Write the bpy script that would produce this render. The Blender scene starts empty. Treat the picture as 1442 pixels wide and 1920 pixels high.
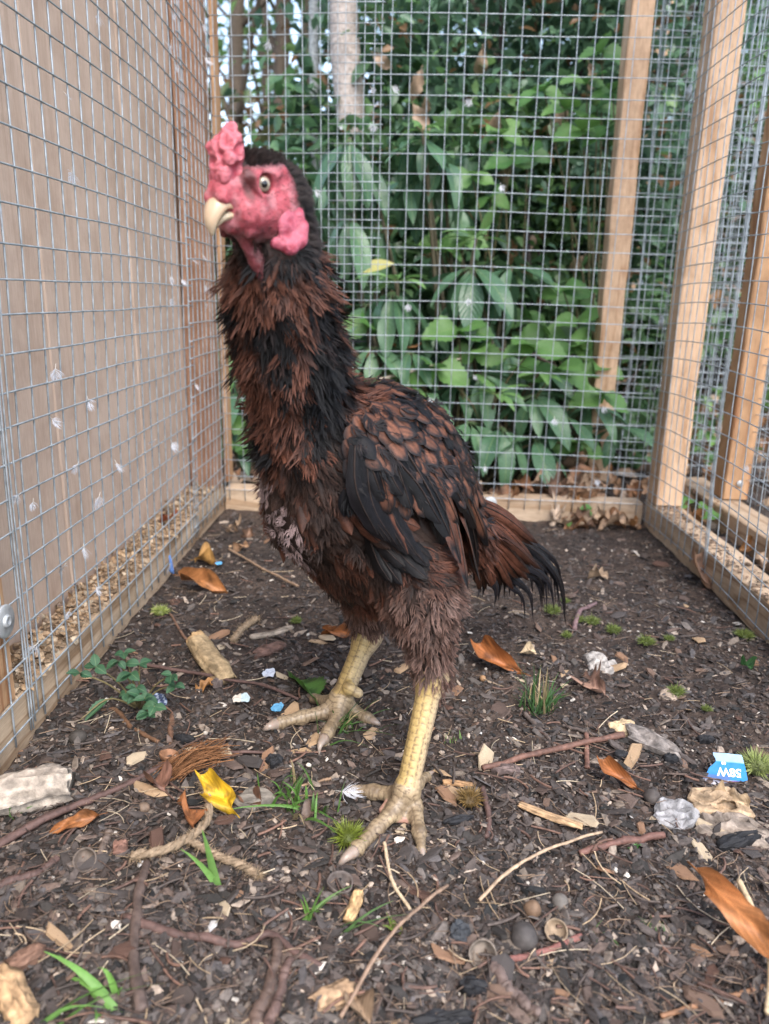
import bpy, math, random
import numpy as np
from mathutils import Matrix, Vector

rng = np.random.default_rng(11)
random.seed(11)
scene = bpy.context.scene
col = scene.collection
R_ = math.radians

# ------------------------------------------------------------------ camera
F_PX, IW, IH = 1443.0, 1442.0, 1920.0
CAM_H = 0.35
PITCH, ROLL, YAW = R_(15.86), R_(1.25), R_(-1.1)
fw = np.array([math.sin(YAW) * math.cos(PITCH), math.cos(YAW) * math.cos(PITCH), -math.sin(PITCH)])
rt0 = np.array([math.cos(YAW), -math.sin(YAW), 0.0])
up0 = np.cross(rt0, fw)
rt = rt0 * math.cos(ROLL) + up0 * math.sin(ROLL)
up = up0 * math.cos(ROLL) - rt0 * math.sin(ROLL)
CAM = np.array([0.0, 0.0, CAM_H])
cam_d = bpy.data.cameras.new('camera')
cam = bpy.data.objects.new('camera', cam_d)
col.objects.link(cam)
cam.matrix_world = Matrix(((rt[0], up[0], -fw[0], CAM[0]), (rt[1], up[1], -fw[1], CAM[1]),
                           (rt[2], up[2], -fw[2], CAM[2]), (0, 0, 0, 1)))
cam_d.sensor_fit = 'VERTICAL'
cam_d.sensor_height = 36.0
cam_d.sensor_width = 27.0
cam_d.lens = 36.0 * F_PX / IH
cam_d.clip_start = 0.01
cam_d.clip_end = 400.0
cam_d.dof.use_dof = True
cam_d.dof.focus_distance = 0.60
cam_d.dof.aperture_fstop = 7.6
scene.camera = cam

# ------------------------------------------------------------------ daylight (overcast wood edge)
SUN_EL, SUN_AZ = R_(52), R_(158)
world = bpy.data.worlds.new('World')
scene.world = world
world.use_nodes = True
wn = world.node_tree
sky = wn.nodes.new('ShaderNodeTexSky')
sky.sky_type = 'NISHITA'
sky.sun_disc = False
sky.sun_elevation = SUN_EL
sky.sun_rotation = SUN_AZ
sky.air_density = 1.0
sky.dust_density = 2.0
sky.ozone_density = 0.6
hs = wn.nodes.new('ShaderNodeHueSaturation')
hs.inputs['Saturation'].default_value = 0.85
wn.links.new(sky.outputs[0], hs.inputs['Color'])
bg = wn.nodes['Background']
bg.inputs['Strength'].default_value = 0.15
wn.links.new(hs.outputs[0], bg.inputs['Color'])
sun_d = bpy.data.lights.new('sun', 'SUN')
sun_d.energy = 0.9
sun_d.angle = R_(35)
sun_d.color = (1.0, 0.97, 0.93)
sun = bpy.data.objects.new('sun', sun_d)
col.objects.link(sun)
sdir = Vector((math.sin(SUN_AZ) * math.cos(SUN_EL), math.cos(SUN_AZ) * math.cos(SUN_EL), math.sin(SUN_EL)))
sun.rotation_euler = sdir.to_track_quat('Z', 'Y').to_euler()
sun.location = (0, 0, 5)
vs = scene.view_settings
vs.view_transform = 'Standard'
vs.look = 'None'
vs.gamma = 1.0
vs.use_curve_mapping = False
vs.exposure = 1.88
scene.cycles.max_bounces = 8
scene.cycles.transparent_max_bounces = 8
scene.cycles.use_denoising = True

# ------------------------------------------------------------------ helpers
def ray(px, py):
    return fw + rt * (px - IW / 2) / F_PX - up * (py - IH / 2) / F_PX
def gr(px, py, z=0.0):
    d = ray(px, py); t = (z - CAM_H) / d[2]
    return CAM + d * t
def at(px, py, Y):
    d = ray(px, py); return CAM + d * (Y / d[1])
def atx(px, py, X):
    d = ray(px, py); return CAM + d * (X / d[0])
def proj(P):
    d = np.asarray(P) - CAM
    z = d @ fw
    return IW / 2 + F_PX * (d @ rt) / z, IH / 2 - F_PX * (d @ up) / z
def norm(v):
    v = np.asarray(v, float)
    n = np.linalg.norm(v, axis=-1, keepdims=True)
    return v / np.maximum(n, 1e-12)
def smooth(a, b, x):
    t = np.clip((x - a) / (b - a), 0, 1)
    return t * t * (3 - 2 * t)

_perm = np.random.default_rng(3).random((256, 256, 8)).astype(np.float32)
def vnoise(x, y, ch=0):
    xi = np.floor(x).astype(int); yi = np.floor(y).astype(int)
    xf = x - xi; yf = y - yi
    xf = xf * xf * (3 - 2 * xf); yf = yf * yf * (3 - 2 * yf)
    g = _perm[:, :, ch]
    a = g[xi % 256, yi % 256]; b = g[(xi + 1) % 256, yi % 256]
    c = g[xi % 256, (yi + 1) % 256]; d = g[(xi + 1) % 256, (yi + 1) % 256]
    return (a * (1 - xf) + b * xf) * (1 - yf) + (c * (1 - xf) + d * xf) * yf
def fbm(x, y, o=4, ch=0):
    s = 0; a = .5
    for i in range(o):
        s = s + a * vnoise(x * 2 ** i + 17 * i, y * 2 ** i + 5 * i, (ch + i) % 8); a *= .5
    return s
def n3(P, f, ch=0):
    x, y, z = P[..., 0] * f + 31, P[..., 1] * f + 57, P[..., 2] * f + 11
    return (vnoise(x, y + z * .37, ch) + vnoise(y, z + x * .37, (ch + 1) % 8) + vnoise(z, x + y * .37, (ch + 2) % 8)) / 3

def hz(x, y):
    """height of the trodden earth"""
    x = np.asarray(x, float); y = np.asarray(y, float)
    h = (fbm(x * 6, y * 6, 4, 1) - .47) * .022
    far = smooth(1.3, 3.0, y) + smooth(.7, 2, np.abs(x))
    h = h + far * (fbm(x * .8, y * .8, 3, 4) - .45) * .12
    return h
def grg(px, py, dz=0.0):
    p = gr(px, py, 0.0)
    for _ in range(3):
        p = gr(px, py, float(hz(p[0], p[1])) + dz)
    return p

def tag(o, label=None, cat=None, group=None, kind=None):
    if label: o['label'] = label
    if cat: o['category'] = cat
    if group: o['group'] = group
    if kind: o['kind'] = kind
    return o
def empty(name, loc, label=None, cat=None, group=None):
    o = bpy.data.objects.new(name, None)
    o.empty_display_size = .02
    col.objects.link(o); o.location = tuple(loc)
    o['_loc'] = 0
    del o['_loc']
    return tag(o, label, cat, group)

class MB:
    """collects polygons of any size with a colour and a material slot"""
    def __init__(s): s.v = []; s.c = []; s.u = []; s.f = []; s.m = []; s.n = 0
    def add(s, V, F, c=(.5, .5, .5), m=0, uv=None):
        V = np.asarray(V, float).reshape(-1, 3)
        C = np.asarray(c, float)
        if C.ndim == 1: C = np.tile(C[None, :3], (len(V), 1))
        s.v.append(V); s.c.append(C)
        s.u.append(np.zeros((len(V), 3)) if uv is None else np.asarray(uv, float))
        if isinstance(F, np.ndarray):
            s.f.append(F.astype(np.int64) + s.n); s.m.append(np.full(len(F), m))
        else:
            for k in sorted(set(len(f) for f in F)):
                G = np.array([f for f in F if len(f) == k], np.int64)
                s.f.append(G + s.n); s.m.append(np.full(len(G), m))
        s.n += len(V)
        return s
    def mesh(s, name, mats, smooth=True):
        me = bpy.data.meshes.new(name)
        V = np.concatenate(s.v); C = np.concatenate(s.c); U = np.concatenate(s.u)
        tot = np.concatenate([np.full(len(f), f.shape[1]) for f in s.f])
        L = np.concatenate([f.ravel() for f in s.f])
        st = np.concatenate([[0], np.cumsum(tot)[:-1]])
        me.vertices.add(len(V)); me.vertices.foreach_set('co', V.astype(np.float32).ravel())
        me.loops.add(len(L)); me.loops.foreach_set('vertex_index', L.astype(np.int32))
        me.polygons.add(len(tot)); me.polygons.foreach_set('loop_start', st.astype(np.int32))
        mats = mats if isinstance(mats, (list, tuple)) else [mats]
        for m in mats: me.materials.append(m)
        me.polygons.foreach_set('material_index', np.concatenate(s.m).astype(np.int32))
        me.polygons.foreach_set('use_smooth', np.full(len(tot), bool(smooth)))
        a = me.attributes.new('Col', 'FLOAT_COLOR', 'POINT')
        a.data.foreach_set('color', np.concatenate([C, np.ones((len(C), 1))], 1).astype(np.float32).ravel())
        b = me.attributes.new('fuv', 'FLOAT_VECTOR', 'POINT')
        b.data.foreach_set('vector', U.astype(np.float32).ravel())
        me.update(calc_edges=True)
        return me
    def build(s, name, mats, parent=None, smooth=True, origin=None):
        if origin is None and parent is not None:
            origin = world_loc(parent)
        if origin is None: origin = np.zeros(3)
        origin = np.asarray(origin, float)
        s.v = [v - origin for v in s.v]
        o = bpy.data.objects.new(name, s.mesh(name, mats, smooth))
        col.objects.link(o)
        if parent is not None:
            o.parent = parent
            o.location = tuple(origin - world_loc(parent))
        else:
            o.location = tuple(origin)
        return o
def world_loc(o):
    p = np.zeros(3)
    while o is not None:
        p = p + np.array(o.location); o = o.parent
    return p

def box(lo, hi, bev=.0015, jit=0.0):
    """box with chamfered edges"""
    lo = np.array(lo, float); hi = np.array(hi, float)
    V = []; idx = {}
    for sx in (0, 1):
        for sy in (0, 1):
            for sz in (0, 1):
                c = np.where([sx, sy, sz], hi, lo); s = np.where([sx, sy, sz], -1, 1) * bev
                for a in range(3):
                    p = c + s; p[a] = c[a]
                    idx[(sx, sy, sz, a)] = len(V); V.append(p)
    Fq = []
    for a in range(3):
        b, c = (a + 1) % 3, (a + 2) % 3
        for s in (0, 1):
            q = []
            for (i, j) in ((0, 0), (1, 0), (1, 1), (0, 1)):
                k = [0, 0, 0]; k[a] = s; k[b] = i; k[c] = j
                q.append(idx[(*k, a)])
            Fq.append(q if s else q[::-1])
        for i in (0, 1):
            for j in (0, 1):
                k0 = [0, 0, 0]; k0[b] = i; k0[c] = j; k1 = list(k0); k1[a] = 1
                q = [idx[(*k0, b)], idx[(*k1, b)], idx[(*k1, c)], idx[(*k0, c)]]
                Fq.append(q if (i == j) else q[::-1])
    Ft = []
    for sx in (0, 1):
        for sy in (0, 1):
            for sz in (0, 1):
                t = [idx[(sx, sy, sz, a)] for a in range(3)]
                Ft.append(t if (sx + sy + sz) % 2 else t[::-1])
    return np.array(V), Fq + Ft

def tube(P, r, n=6, cap=True, tw=0.0):
    P = np.asarray(P, float); m = len(P)
    r = np.full(m, r) if np.isscalar(r) else np.asarray(r, float)
    T = norm(np.gradient(P, axis=0))
    ref = np.array([0, 0, 1.0]) if abs(T[0, 2]) < .9 else np.array([1.0, 0, 0])
    N = np.zeros((m, 3)); N[0] = norm(np.cross(np.cross(T[0], ref), T[0]))
    for i in range(1, m):
        v = N[i - 1] - T[i] * (N[i - 1] @ T[i]); N[i] = norm(v)
    B = np.cross(T, N)
    a = np.arange(n) / n * 2 * math.pi + tw
    V = P[:, None] + r[:, None, None] * (np.cos(a)[None, :, None] * N[:, None] + np.sin(a)[None, :, None] * B[:, None])
    i = np.arange(m - 1)[:, None] * n; j = np.arange(n)[None]
    k = (np.arange(n) + 1) % n
    F = np.stack([i + j, i + k, i + n + k, i + n + j], -1).reshape(-1, 4)
    F = [tuple(x) for x in F]
    if cap: F += [tuple(range(n))[::-1], tuple(range((m - 1) * n, m * n))]
    return V.reshape(-1, 3), F

def resample(P, n):
    """Catmull-Rom through the given points, evenly spaced"""
    P = np.asarray(P, float)
    if len(P) == 2: return P[0] + (P[1] - P[0]) * np.linspace(0, 1, n)[:, None]
    Q = np.vstack([2 * P[0] - P[1], P, 2 * P[-1] - P[-2]])
    out = []
    for i in range(1, len(Q) - 2):
        t = np.linspace(0, 1, 24, endpoint=(i == len(Q) - 3))[:, None]
        p0, p1, p2, p3 = Q[i - 1], Q[i], Q[i + 1], Q[i + 2]
        out.append(.5 * (2 * p1 + (p2 - p0) * t + (2 * p0 - 5 * p1 + 4 * p2 - p3) * t ** 2 + (3 * p1 - p0 - 3 * p2 + p3) * t ** 3))
    D = np.vstack(out)
    s = np.concatenate([[0], np.cumsum(np.linalg.norm(np.diff(D, axis=0), axis=1))])
    x = np.linspace(0, s[-1], n)
    return np.stack([np.interp(x, s, D[:, k]) for k in range(3)], 1)

def rand_rot(n, flat=1.0):
    """n random frames lying more or less flat (flat=0) or any way up (1)"""
    a = rng.uniform(0, 2 * math.pi, n)
    nz = norm(np.stack([rng.normal(0, flat, n), rng.normal(0, flat, n), np.ones(n)], 1))
    x = np.stack([np.cos(a), np.sin(a), np.zeros(n)], 1)
    x = norm(x - nz * (x * nz).sum(1, keepdims=True))
    y = np.cross(nz, x)
    return x, y, nz
def batch(mb, tV, tF, pos, ax, ay, az, sx, sy, sz, colr, tuv=None, tcol=None, m=0):
    """many copies of one small template in one mesh"""
    n = len(pos); k = len(tV)
    V = pos[:, None] + ax[:, None] * (tV[None, :, 0:1] * np.reshape(sx, (-1, 1, 1))) \
        + ay[:, None] * (tV[None, :, 1:2] * np.reshape(sy, (-1, 1, 1))) + az[:, None] * (tV[None, :, 2:3] * np.reshape(sz, (-1, 1, 1)))
    C = np.repeat(colr[:, None, :], k, 1) if colr.ndim == 2 else colr
    if tcol is not None: C = C * tcol[None]
    U = None
    if tuv is not None: U = np.tile(tuv[None], (n, 1, 1)).reshape(-1, 3)
    if isinstance(tF, np.ndarray): groups = [tF]
    else: groups = [np.array([f for f in tF if len(f) == q]) for q in sorted(set(map(len, tF)))]
    off = (np.arange(n) * k)[:, None, None]
    first = True
    base = mb.n
    for G in groups:
        Fk = (G[None] + off).reshape(-1, G.shape[1])
        if first: mb.add(V.reshape(-1, 3), Fk, C.reshape(-1, 3), m, U); first = False
        else: mb.f.append(Fk + base); mb.m.append(np.full(len(Fk), m))

def chip_template(seed, n=6, th=.5):
    r = np.random.default_rng(seed)
    a = np.sort((np.arange(n) + r.uniform(-.3, .3, n)) / n * 2 * math.pi)
    rad = r.uniform(.62, 1.1, n)
    b = np.stack([np.cos(a) * rad, np.sin(a) * rad, r.normal(0, .12, n)], 1)
    t = b * np.array([.82, .82, 1]) + np.array([0, 0, th]) + r.normal(0, .05, (n, 3))
    V = np.vstack([b - [0, 0, th * .3], t, t.mean(0) + [0, 0, .1]])
    F = [(i, (i + 1) % n, n + (i + 1) % n, n + i) for i in range(n)] + [(n + i, n + (i + 1) % n, 2 * n) for i in range(n)]
    return V, F
CHIPS = [chip_template(i, 5 + i % 3, .3 + .12 * (i % 4)) for i in range(8)]

# ------------------------------------------------------------------ materials
def nt(name):
    m = bpy.data.materials.new(name); m.use_nodes = True
    t = m.node_tree; b = t.nodes['Principled BSDF']
    return m, t, b
def N(t, typ, **kw):
    n = t.nodes.new(typ)
    for k, v in kw.items():
        if k in n.inputs: n.inputs[k].default_value = v
        else: setattr(n, k, v)
    return n
def ramp(t, src, stops):
    r = t.nodes.new('ShaderNodeValToRGB')
    while len(r.color_ramp.elements) < len(stops): r.color_ramp.elements.new(.5)
    for e, (p, c) in zip(r.color_ramp.elements, stops):
        e.position = p; e.color = (*c, 1)
    t.links.new(src, r.inputs[0]); return r
def mixc(t, a, b, fac, mode='MIX'):
    m = t.nodes.new('ShaderNodeMix'); m.data_type = 'RGBA'; m.blend_type = mode
    for sock, val in ((m.inputs[6], a), (m.inputs[7], b), (m.inputs[0], fac)):
        if hasattr(val, 'links') or hasattr(val, 'node'): t.links.new(val, sock)
        else: sock.default_value = (*val, 1) if isinstance(val, tuple) else val
    return m.outputs[2]
def bump(t, b, src, strength=.4, dist=.001):
    n = N(t, 'ShaderNodeBump', Strength=strength, Distance=dist)
    t.links.new(src, n.inputs['Height']); t.links.new(n.outputs[0], b.inputs['Normal'])

def wood_mat(name, light, dark, scale=(6, 6, .5), grain=90, rough=.75, stain=None, gmix=.8):
    m, t, b = nt(name)
    tc = N(t, 'ShaderNodeTexCoord')
    mp = N(t, 'ShaderNodeMapping'); mp.inputs['Scale'].default_value = scale
    oi = N(t, 'ShaderNodeObjectInfo')
    va = N(t, 'ShaderNodeVectorMath', operation='ADD')
    cm = N(t, 'ShaderNodeCombineXYZ')
    ml = N(t, 'ShaderNodeMath', operation='MULTIPLY'); ml.inputs[1].default_value = 37.0
    t.links.new(oi.outputs['Random'], ml.inputs[0])
    for i in range(3): t.links.new(ml.outputs[0], cm.inputs[i])
    t.links.new(tc.outputs['Object'], va.inputs[0]); t.links.new(cm.outputs[0], va.inputs[1])
    t.links.new(va.outputs[0], mp.inputs[0])
    n1 = N(t, 'ShaderNodeTexNoise', Scale=3.0, Detail=3.0, Distortion=.6); t.links.new(mp.outputs[0], n1.inputs[0])
    w = N(t, 'ShaderNodeMath', operation='MULTIPLY'); w.inputs[1].default_value = 9.0; t.links.new(n1.outputs[0], w.inputs[0])
    fr = N(t, 'ShaderNodeMath', operation='PINGPONG'); fr.inputs[1].default_value = 1.0; t.links.new(w.outputs[0], fr.inputs[0])
    n2 = N(t, 'ShaderNodeTexNoise', Scale=grain, Detail=4.0); t.links.new(mp.outputs[0], n2.inputs[0])
    r1 = ramp(t, fr.outputs[0], [(0, light), (.65, tuple(.82 * l + .18 * d for l, d in zip(light, dark))), (1, dark)])
    r2 = ramp(t, n2.outputs[0], [(.3, (.72, .7, .68)), (.7, (1.05, 1.05, 1.05))])
    c = mixc(t, r1.outputs[0], r2.outputs[0], gmix, 'MULTIPLY')
    n3_ = N(t, 'ShaderNodeTexNoise', Scale=14.0, Detail=5.0, Roughness=.7); t.links.new(va.outputs[0], n3_.inputs[0])
    r3 = ramp(t, n3_.outputs[0], [(.35, stain or (.6, .55, .5)), (.55, (1, 1, 1))])
    c = mixc(t, c, r3.outputs[0], .6, 'MULTIPLY')
    t.links.new(c, b.inputs['Base Color'])
    b.inputs['Roughness'].default_value = rough
    b.inputs['Specular IOR Level'].default_value = .25
    bump(t, b, n2.outputs[0], .5, .0006)
    return m
def wood_uni(name, light, dark, axis, **kw):
    s = [7, 7, 7]; s[axis] = .6
    return wood_mat(name, light, dark, tuple(s), **kw)

M = {}
PINE_L, PINE_D = (.64, .44, .29), (.46, .275, .155)
M['pine_z'] = wood_uni('pine_upright', PINE_L, PINE_D, 2)
M['pine_x'] = wood_uni('pine_across', (.55, .42, .30), (.36, .235, .14), 0)
M['pine_y'] = wood_uni('pine_along', (.52, .39, .27), (.30, .195, .115), 1)
M['pine_red'] = wood_uni('pine_reddish', (.52, .315, .175), (.34, .165, .08), 2)
M['board'] = wood_uni('brown_painted_board', (.55, .415, .325), (.49, .36, .275), 2, rough=.8, stain=(.74, .70, .67), gmix=.45)
M['board_red'] = wood_uni('red_brown_board', (.40, .24, .16), (.28, .15, .09), 2, rough=.8)

def wire_mat(name='galvanised_wire', colr=(.44, .49, .53)):
    m, t, b = nt(name)
    tc = N(t, 'ShaderNodeTexCoord')
    n1 = N(t, 'ShaderNodeTexNoise', Scale=120.0, Detail=3.0); t.links.new(tc.outputs['Object'], n1.inputs[0])
    r = ramp(t, n1.outputs[0], [(.3, tuple(.55 * c for c in colr)), (.7, colr)])
    t.links.new(r.outputs[0], b.inputs['Base Color'])
    b.inputs['Metallic'].default_value = .4; b.inputs['Roughness'].default_value = .4
    return m
M['wire'] = wire_mat()
M['washer'] = wire_mat('zinc_washer', (.55, .57, .58))

def vc_mat(name, rough=.85, spec=.3, noise=250, var=.45, bmp=.5, bd=.0006, trans=0.0, barb=False, sss=0.0, metallic=0.0, blo=.72):
    """colour from the mesh, fine grain from noise"""
    m, t, b = nt(name)
    a = N(t, 'ShaderNodeAttribute', attribute_name='Col')
    tc = N(t, 'ShaderNodeTexCoord')
    n1 = N(t, 'ShaderNodeTexNoise', Scale=float(noise), Detail=4.0, Roughness=.65); t.links.new(tc.outputs['Object'], n1.inputs[0])
    r = ramp(t, n1.outputs[0], [(.25, (1 - var,) * 3), (.75, (1 + var * .6,) * 3)])
    c = mixc(t, a.outputs['Color'], r.outputs[0], 1.0, 'MULTIPLY')
    hsrc = n1.outputs[0]
    if barb:
        f = N(t, 'ShaderNodeAttribute', attribute_name='fuv')
        sp = N(t, 'ShaderNodeSeparateXYZ'); t.links.new(f.outputs['Vector'], sp.inputs[0])
        ab = N(t, 'ShaderNodeMath', operation='ABSOLUTE'); t.links.new(sp.outputs[0], ab.inputs[0])
        s1 = N(t, 'ShaderNodeMath', operation='MULTIPLY'); s1.inputs[1].default_value = .35; t.links.new(ab.outputs[0], s1.inputs[0])
        s2 = N(t, 'ShaderNodeMath', operation='SUBTRACT'); t.links.new(sp.outputs[1], s2.inputs[0]); t.links.new(s1.outputs[0], s2.inputs[1])
        s3 = N(t, 'ShaderNodeMath', operation='MULTIPLY'); s3.inputs[1].default_value = float(barb); t.links.new(s2.outputs[0], s3.inputs[0])
        s4 = N(t, 'ShaderNodeMath', operation='SINE'); t.links.new(s3.outputs[0], s4.inputs[0])
        rr = ramp(t, s4.outputs[0], [(0, (blo,) * 3), (1, (1.08, 1.08, 1.08))])
        c = mixc(t, c, rr.outputs[0], 1.0, 'MULTIPLY')
        hsrc = s4.outputs[0]
    t.links.new(c, b.inputs['Base Color'])
    b.inputs['Roughness'].default_value = rough
    b.inputs['Specular IOR Level'].default_value = spec
    b.inputs['Metallic'].default_value = metallic
    if sss:
        b.inputs['Subsurface Weight'].default_value = sss
        b.inputs['Subsurface Radius'].default_value = (1.0, .3, .2)
        b.inputs['Subsurface Scale'].default_value = .003
    if bmp: bump(t, b, hsrc, bmp, bd)
    if trans:
        tr = N(t, 'ShaderNodeBsdfTranslucent'); t.links.new(c, tr.inputs['Color'])
        mx = N(t, 'ShaderNodeMixShader'); mx.inputs[0].default_value = trans
        t.links.new(b.outputs[0], mx.inputs[1]); t.links.new(tr.outputs[0], mx.inputs[2])
        t.links.new(mx.outputs[0], t.nodes['Material Output'].inputs['Surface'])
    return m
M['debris'] = vc_mat('mulch_debris', .8, .3, 300, .5, .6, .0006)
M['bark'] = vc_mat('bark_wood', .85, .2, 160, .6, .9, .0015)
M['twig'] = vc_mat('twig_bark', .65, .35, 260, .5, .6, .0006)
M['dead_leaf'] = vc_mat('dead_leaf', .55, .4, 170, .5, .12, .0004, trans=.12, barb=46.0, blo=.92)
M['leafcloud'] = vc_mat('foliage', .38, .5, 90, .3, .2, .0005, trans=.36)
M['grass'] = vc_mat('grass_blade', .5, .4, 200, .25, 0, trans=.3)
M['feather'] = vc_mat('feather', .52, .20, 420, .5, .25, .0003, barb=85.0, blo=.7)
M['vane'] = vc_mat('feather_vane', .36, .14, 190, .55, .3, .0003, barb=120.0, blo=.66)
M['down'] = vc_mat('white_down', .9, .1, 300, .1, 0, trans=.3)
M['skin'] = vc_mat('red_skin', .5, .35, 800, .35, .7, .0008, sss=.25)
M['comb'] = vc_mat('comb_skin', .45, .4, 560, .32, .8, .001, sss=.2)
M['scale'] = vc_mat('leg_scale', .42, .45, 420, .3, .35, .0003)
M['horn'] = vc_mat('horn', .32, .5, 200, .12, .2, .0003, sss=.15)
M['bodyskin'] = vc_mat('plucked_skin', .8, .2, 300, .4, .5, .0005)
M['twine'] = vc_mat('jute_twine', .9, .1, 500, .45, .8, .0006)
M['gloss'] = vc_mat('wet_gloss', .08, .6, 50, .0, 0)
M['plastic'] = vc_mat('printed_film', .5, .25, 60, .1, .2, .0004)
M['stone'] = vc_mat('stone', .7, .35, 200, .3, .6, .0006)
def leaf_mat(name, a_, b_, rough=.3, trans=.2, vein=(.2, .3, .1)):
    m, t, b = nt(name)
    oi = N(t, 'ShaderNodeObjectInfo')
    r = ramp(t, oi.outputs['Random'], [(0, a_), (1, b_)])
    f = N(t, 'ShaderNodeAttribute', attribute_name='fuv')
    sp = N(t, 'ShaderNodeSeparateXYZ'); t.links.new(f.outputs['Vector'], sp.inputs[0])
    ab = N(t, 'ShaderNodeMath', operation='ABSOLUTE'); t.links.new(sp.outputs[0], ab.inputs[0])
    mr = ramp(t, ab.outputs[0], [(0, (1, 1, 1)), (.09, (0, 0, 0))])
    c = mixc(t, r.outputs[0], vein, mr.outputs[0])
    s1 = N(t, 'ShaderNodeMath', operation='MULTIPLY'); s1.inputs[1].default_value = .25; t.links.new(ab.outputs[0], s1.inputs[0])
    s2 = N(t, 'ShaderNodeMath', operation='SUBTRACT'); t.links.new(sp.outputs[1], s2.inputs[0]); t.links.new(s1.outputs[0], s2.inputs[1])
    s3 = N(t, 'ShaderNodeMath', operation='MULTIPLY'); s3.inputs[1].default_value = 75.0; t.links.new(s2.outputs[0], s3.inputs[0])
    s4 = N(t, 'ShaderNodeMath', operation='SINE'); t.links.new(s3.outputs[0], s4.inputs[0])
    tc = N(t, 'ShaderNodeTexCoord')
    n1 = N(t, 'ShaderNodeTexNoise', Scale=40.0, Detail=4.0); t.links.new(tc.outputs['Object'], n1.inputs[0])
    rr = ramp(t, n1.outputs[0], [(.3, (.78, .8, .75)), (.7, (1.12, 1.1, 1.1))])
    c = mixc(t, c, rr.outputs[0], 1.0, 'MULTIPLY')
    t.links.new(c, b.inputs['Base Color'])
    b.inputs['Roughness'].default_value = rough
    b.inputs['Specular IOR Level'].default_value = .5
    bump(t, b, s4.outputs[0], .25, .0008)
    tr = N(t, 'ShaderNodeBsdfTranslucent'); t.links.new(c, tr.inputs['Color'])
    mx = N(t, 'ShaderNodeMixShader'); mx.inputs[0].default_value = trans
    t.links.new(b.outputs[0], mx.inputs[1]); t.links.new(tr.outputs[0], mx.inputs[2])
    t.links.new(mx.outputs[0], t.nodes['Material Output'].inputs['Surface'])
    return m
M['rhodo'] = leaf_mat('rhododendron_leaf', (.060, .14, .075), (.125, .235, .125), .27, .2, (.16, .25, .11))
M['rhodo_young'] = leaf_mat('young_leaf', (.13, .27, .08), (.20, .36, .12), .4, .3, (.25, .36, .12))
M['bramble'] = leaf_mat('bramble_leaf', (.085, .21, .05), (.16, .31, .085), .45, .32, (.14, .26, .07))
M['yellow_leaf'] = leaf_mat('pale_yellow_leaf', (.50, .50, .17), (.55, .5, .18), .5, .3, (.5, .5, .25))

# ------------------------------------------------------------------ the ground
def ground():
    def axis(lo, hi, f0, f1, step):
        a = np.arange(f0, f1 + 1e-9, step); L = []; x = f0; s = step
        while x > lo: s *= 1.18; x -= s; L.append(x)
        Rr = []; x = f1; s = step
        while x < hi: s *= 1.18; x += s; Rr.append(x)
        return np.concatenate([L[::-1], a, Rr])
    xs = axis(-90, 90, -.36, .75, .006); ys = axis(-60, 160, .22, 1.5, .006)
    X, Y = np.meshgrid(xs, ys, indexing='ij')
    Z = hz(X, Y)
    near = (1 - smooth(1.3, 1.8, Y)) * (1 - smooth(.7, 1.0, np.abs(X)))
    Z = Z + near * ((fbm(X * 45, Y * 45, 3, 2) - .45) * .009)
    V = np.stack([X, Y, Z], -1).reshape(-1, 3)
    nx, ny = X.shape
    i = (np.arange(nx - 1)[:, None] * ny + np.arange(ny - 1)[None])
    Fq = np.stack([i, i + ny, i + ny + 1, i + 1], -1).reshape(-1, 4)
    m, t, b = nt('dark_soil')
    tc = N(t, 'ShaderNodeTexCoord')
    n1 = N(t, 'ShaderNodeTexNoise', Scale=22.0, Detail=8.0, Roughness=.7); t.links.new(tc.outputs['Object'], n1.inputs[0])
    n2 = N(t, 'ShaderNodeTexVoronoi', Scale=190.0); t.links.new(tc.outputs['Object'], n2.inputs[0])
    n3_ = N(t, 'ShaderNodeTexNoise', Scale=1.1, Detail=6.0, Roughness=.65); t.links.new(tc.outputs['Object'], n3_.inputs[0])
    r = ramp(t, n1.outputs[0], [(.3, (.022, .017, .016)), (.55, (.052, .040, .034)), (.8, (.105, .081, .067))])
    sv = ramp(t, n2.outputs['Color'], [(.1, (.5, .48, .46)), (.9, (1.35, 1.3, 1.25))])
    c = mixc(t, r.outputs[0], sv.outputs[0], .8, 'MULTIPLY')
    c = mixc(t, c, ramp(t, n3_.outputs[0], [(.4, (.75, .75, .75)), (.65, (1.5, 1.35, 1.2))]).outputs[0], .7, 'MULTIPLY')
    t.links.new(c, b.inputs['Base Color']); b.inputs['Roughness'].default_value = .9
    b.inputs['Specular IOR Level'].default_value = .25
    ad = N(t, 'ShaderNodeMath', operation='ADD'); t.links.new(n1.outputs[0], ad.inputs[0]); t.links.new(n2.outputs['Distance'], ad.inputs[1])
    bump(t, b, ad.outputs[0], .8, .003)
    o = MB().add(V, Fq).build('ground', m)
    tag(o, kind='structure')
ground()
# ------------------------------------------------------------------ the pen
XL, XR = -0.290, 0.395
YBL, YBR = 1.228, 1.200                      # back panel runs very slightly askew
def yb(x): return YBL + (x - XL) / (XR - XL) * (YBR - YBL)
CELL = 0.0254
TOP = 1.02

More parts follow.
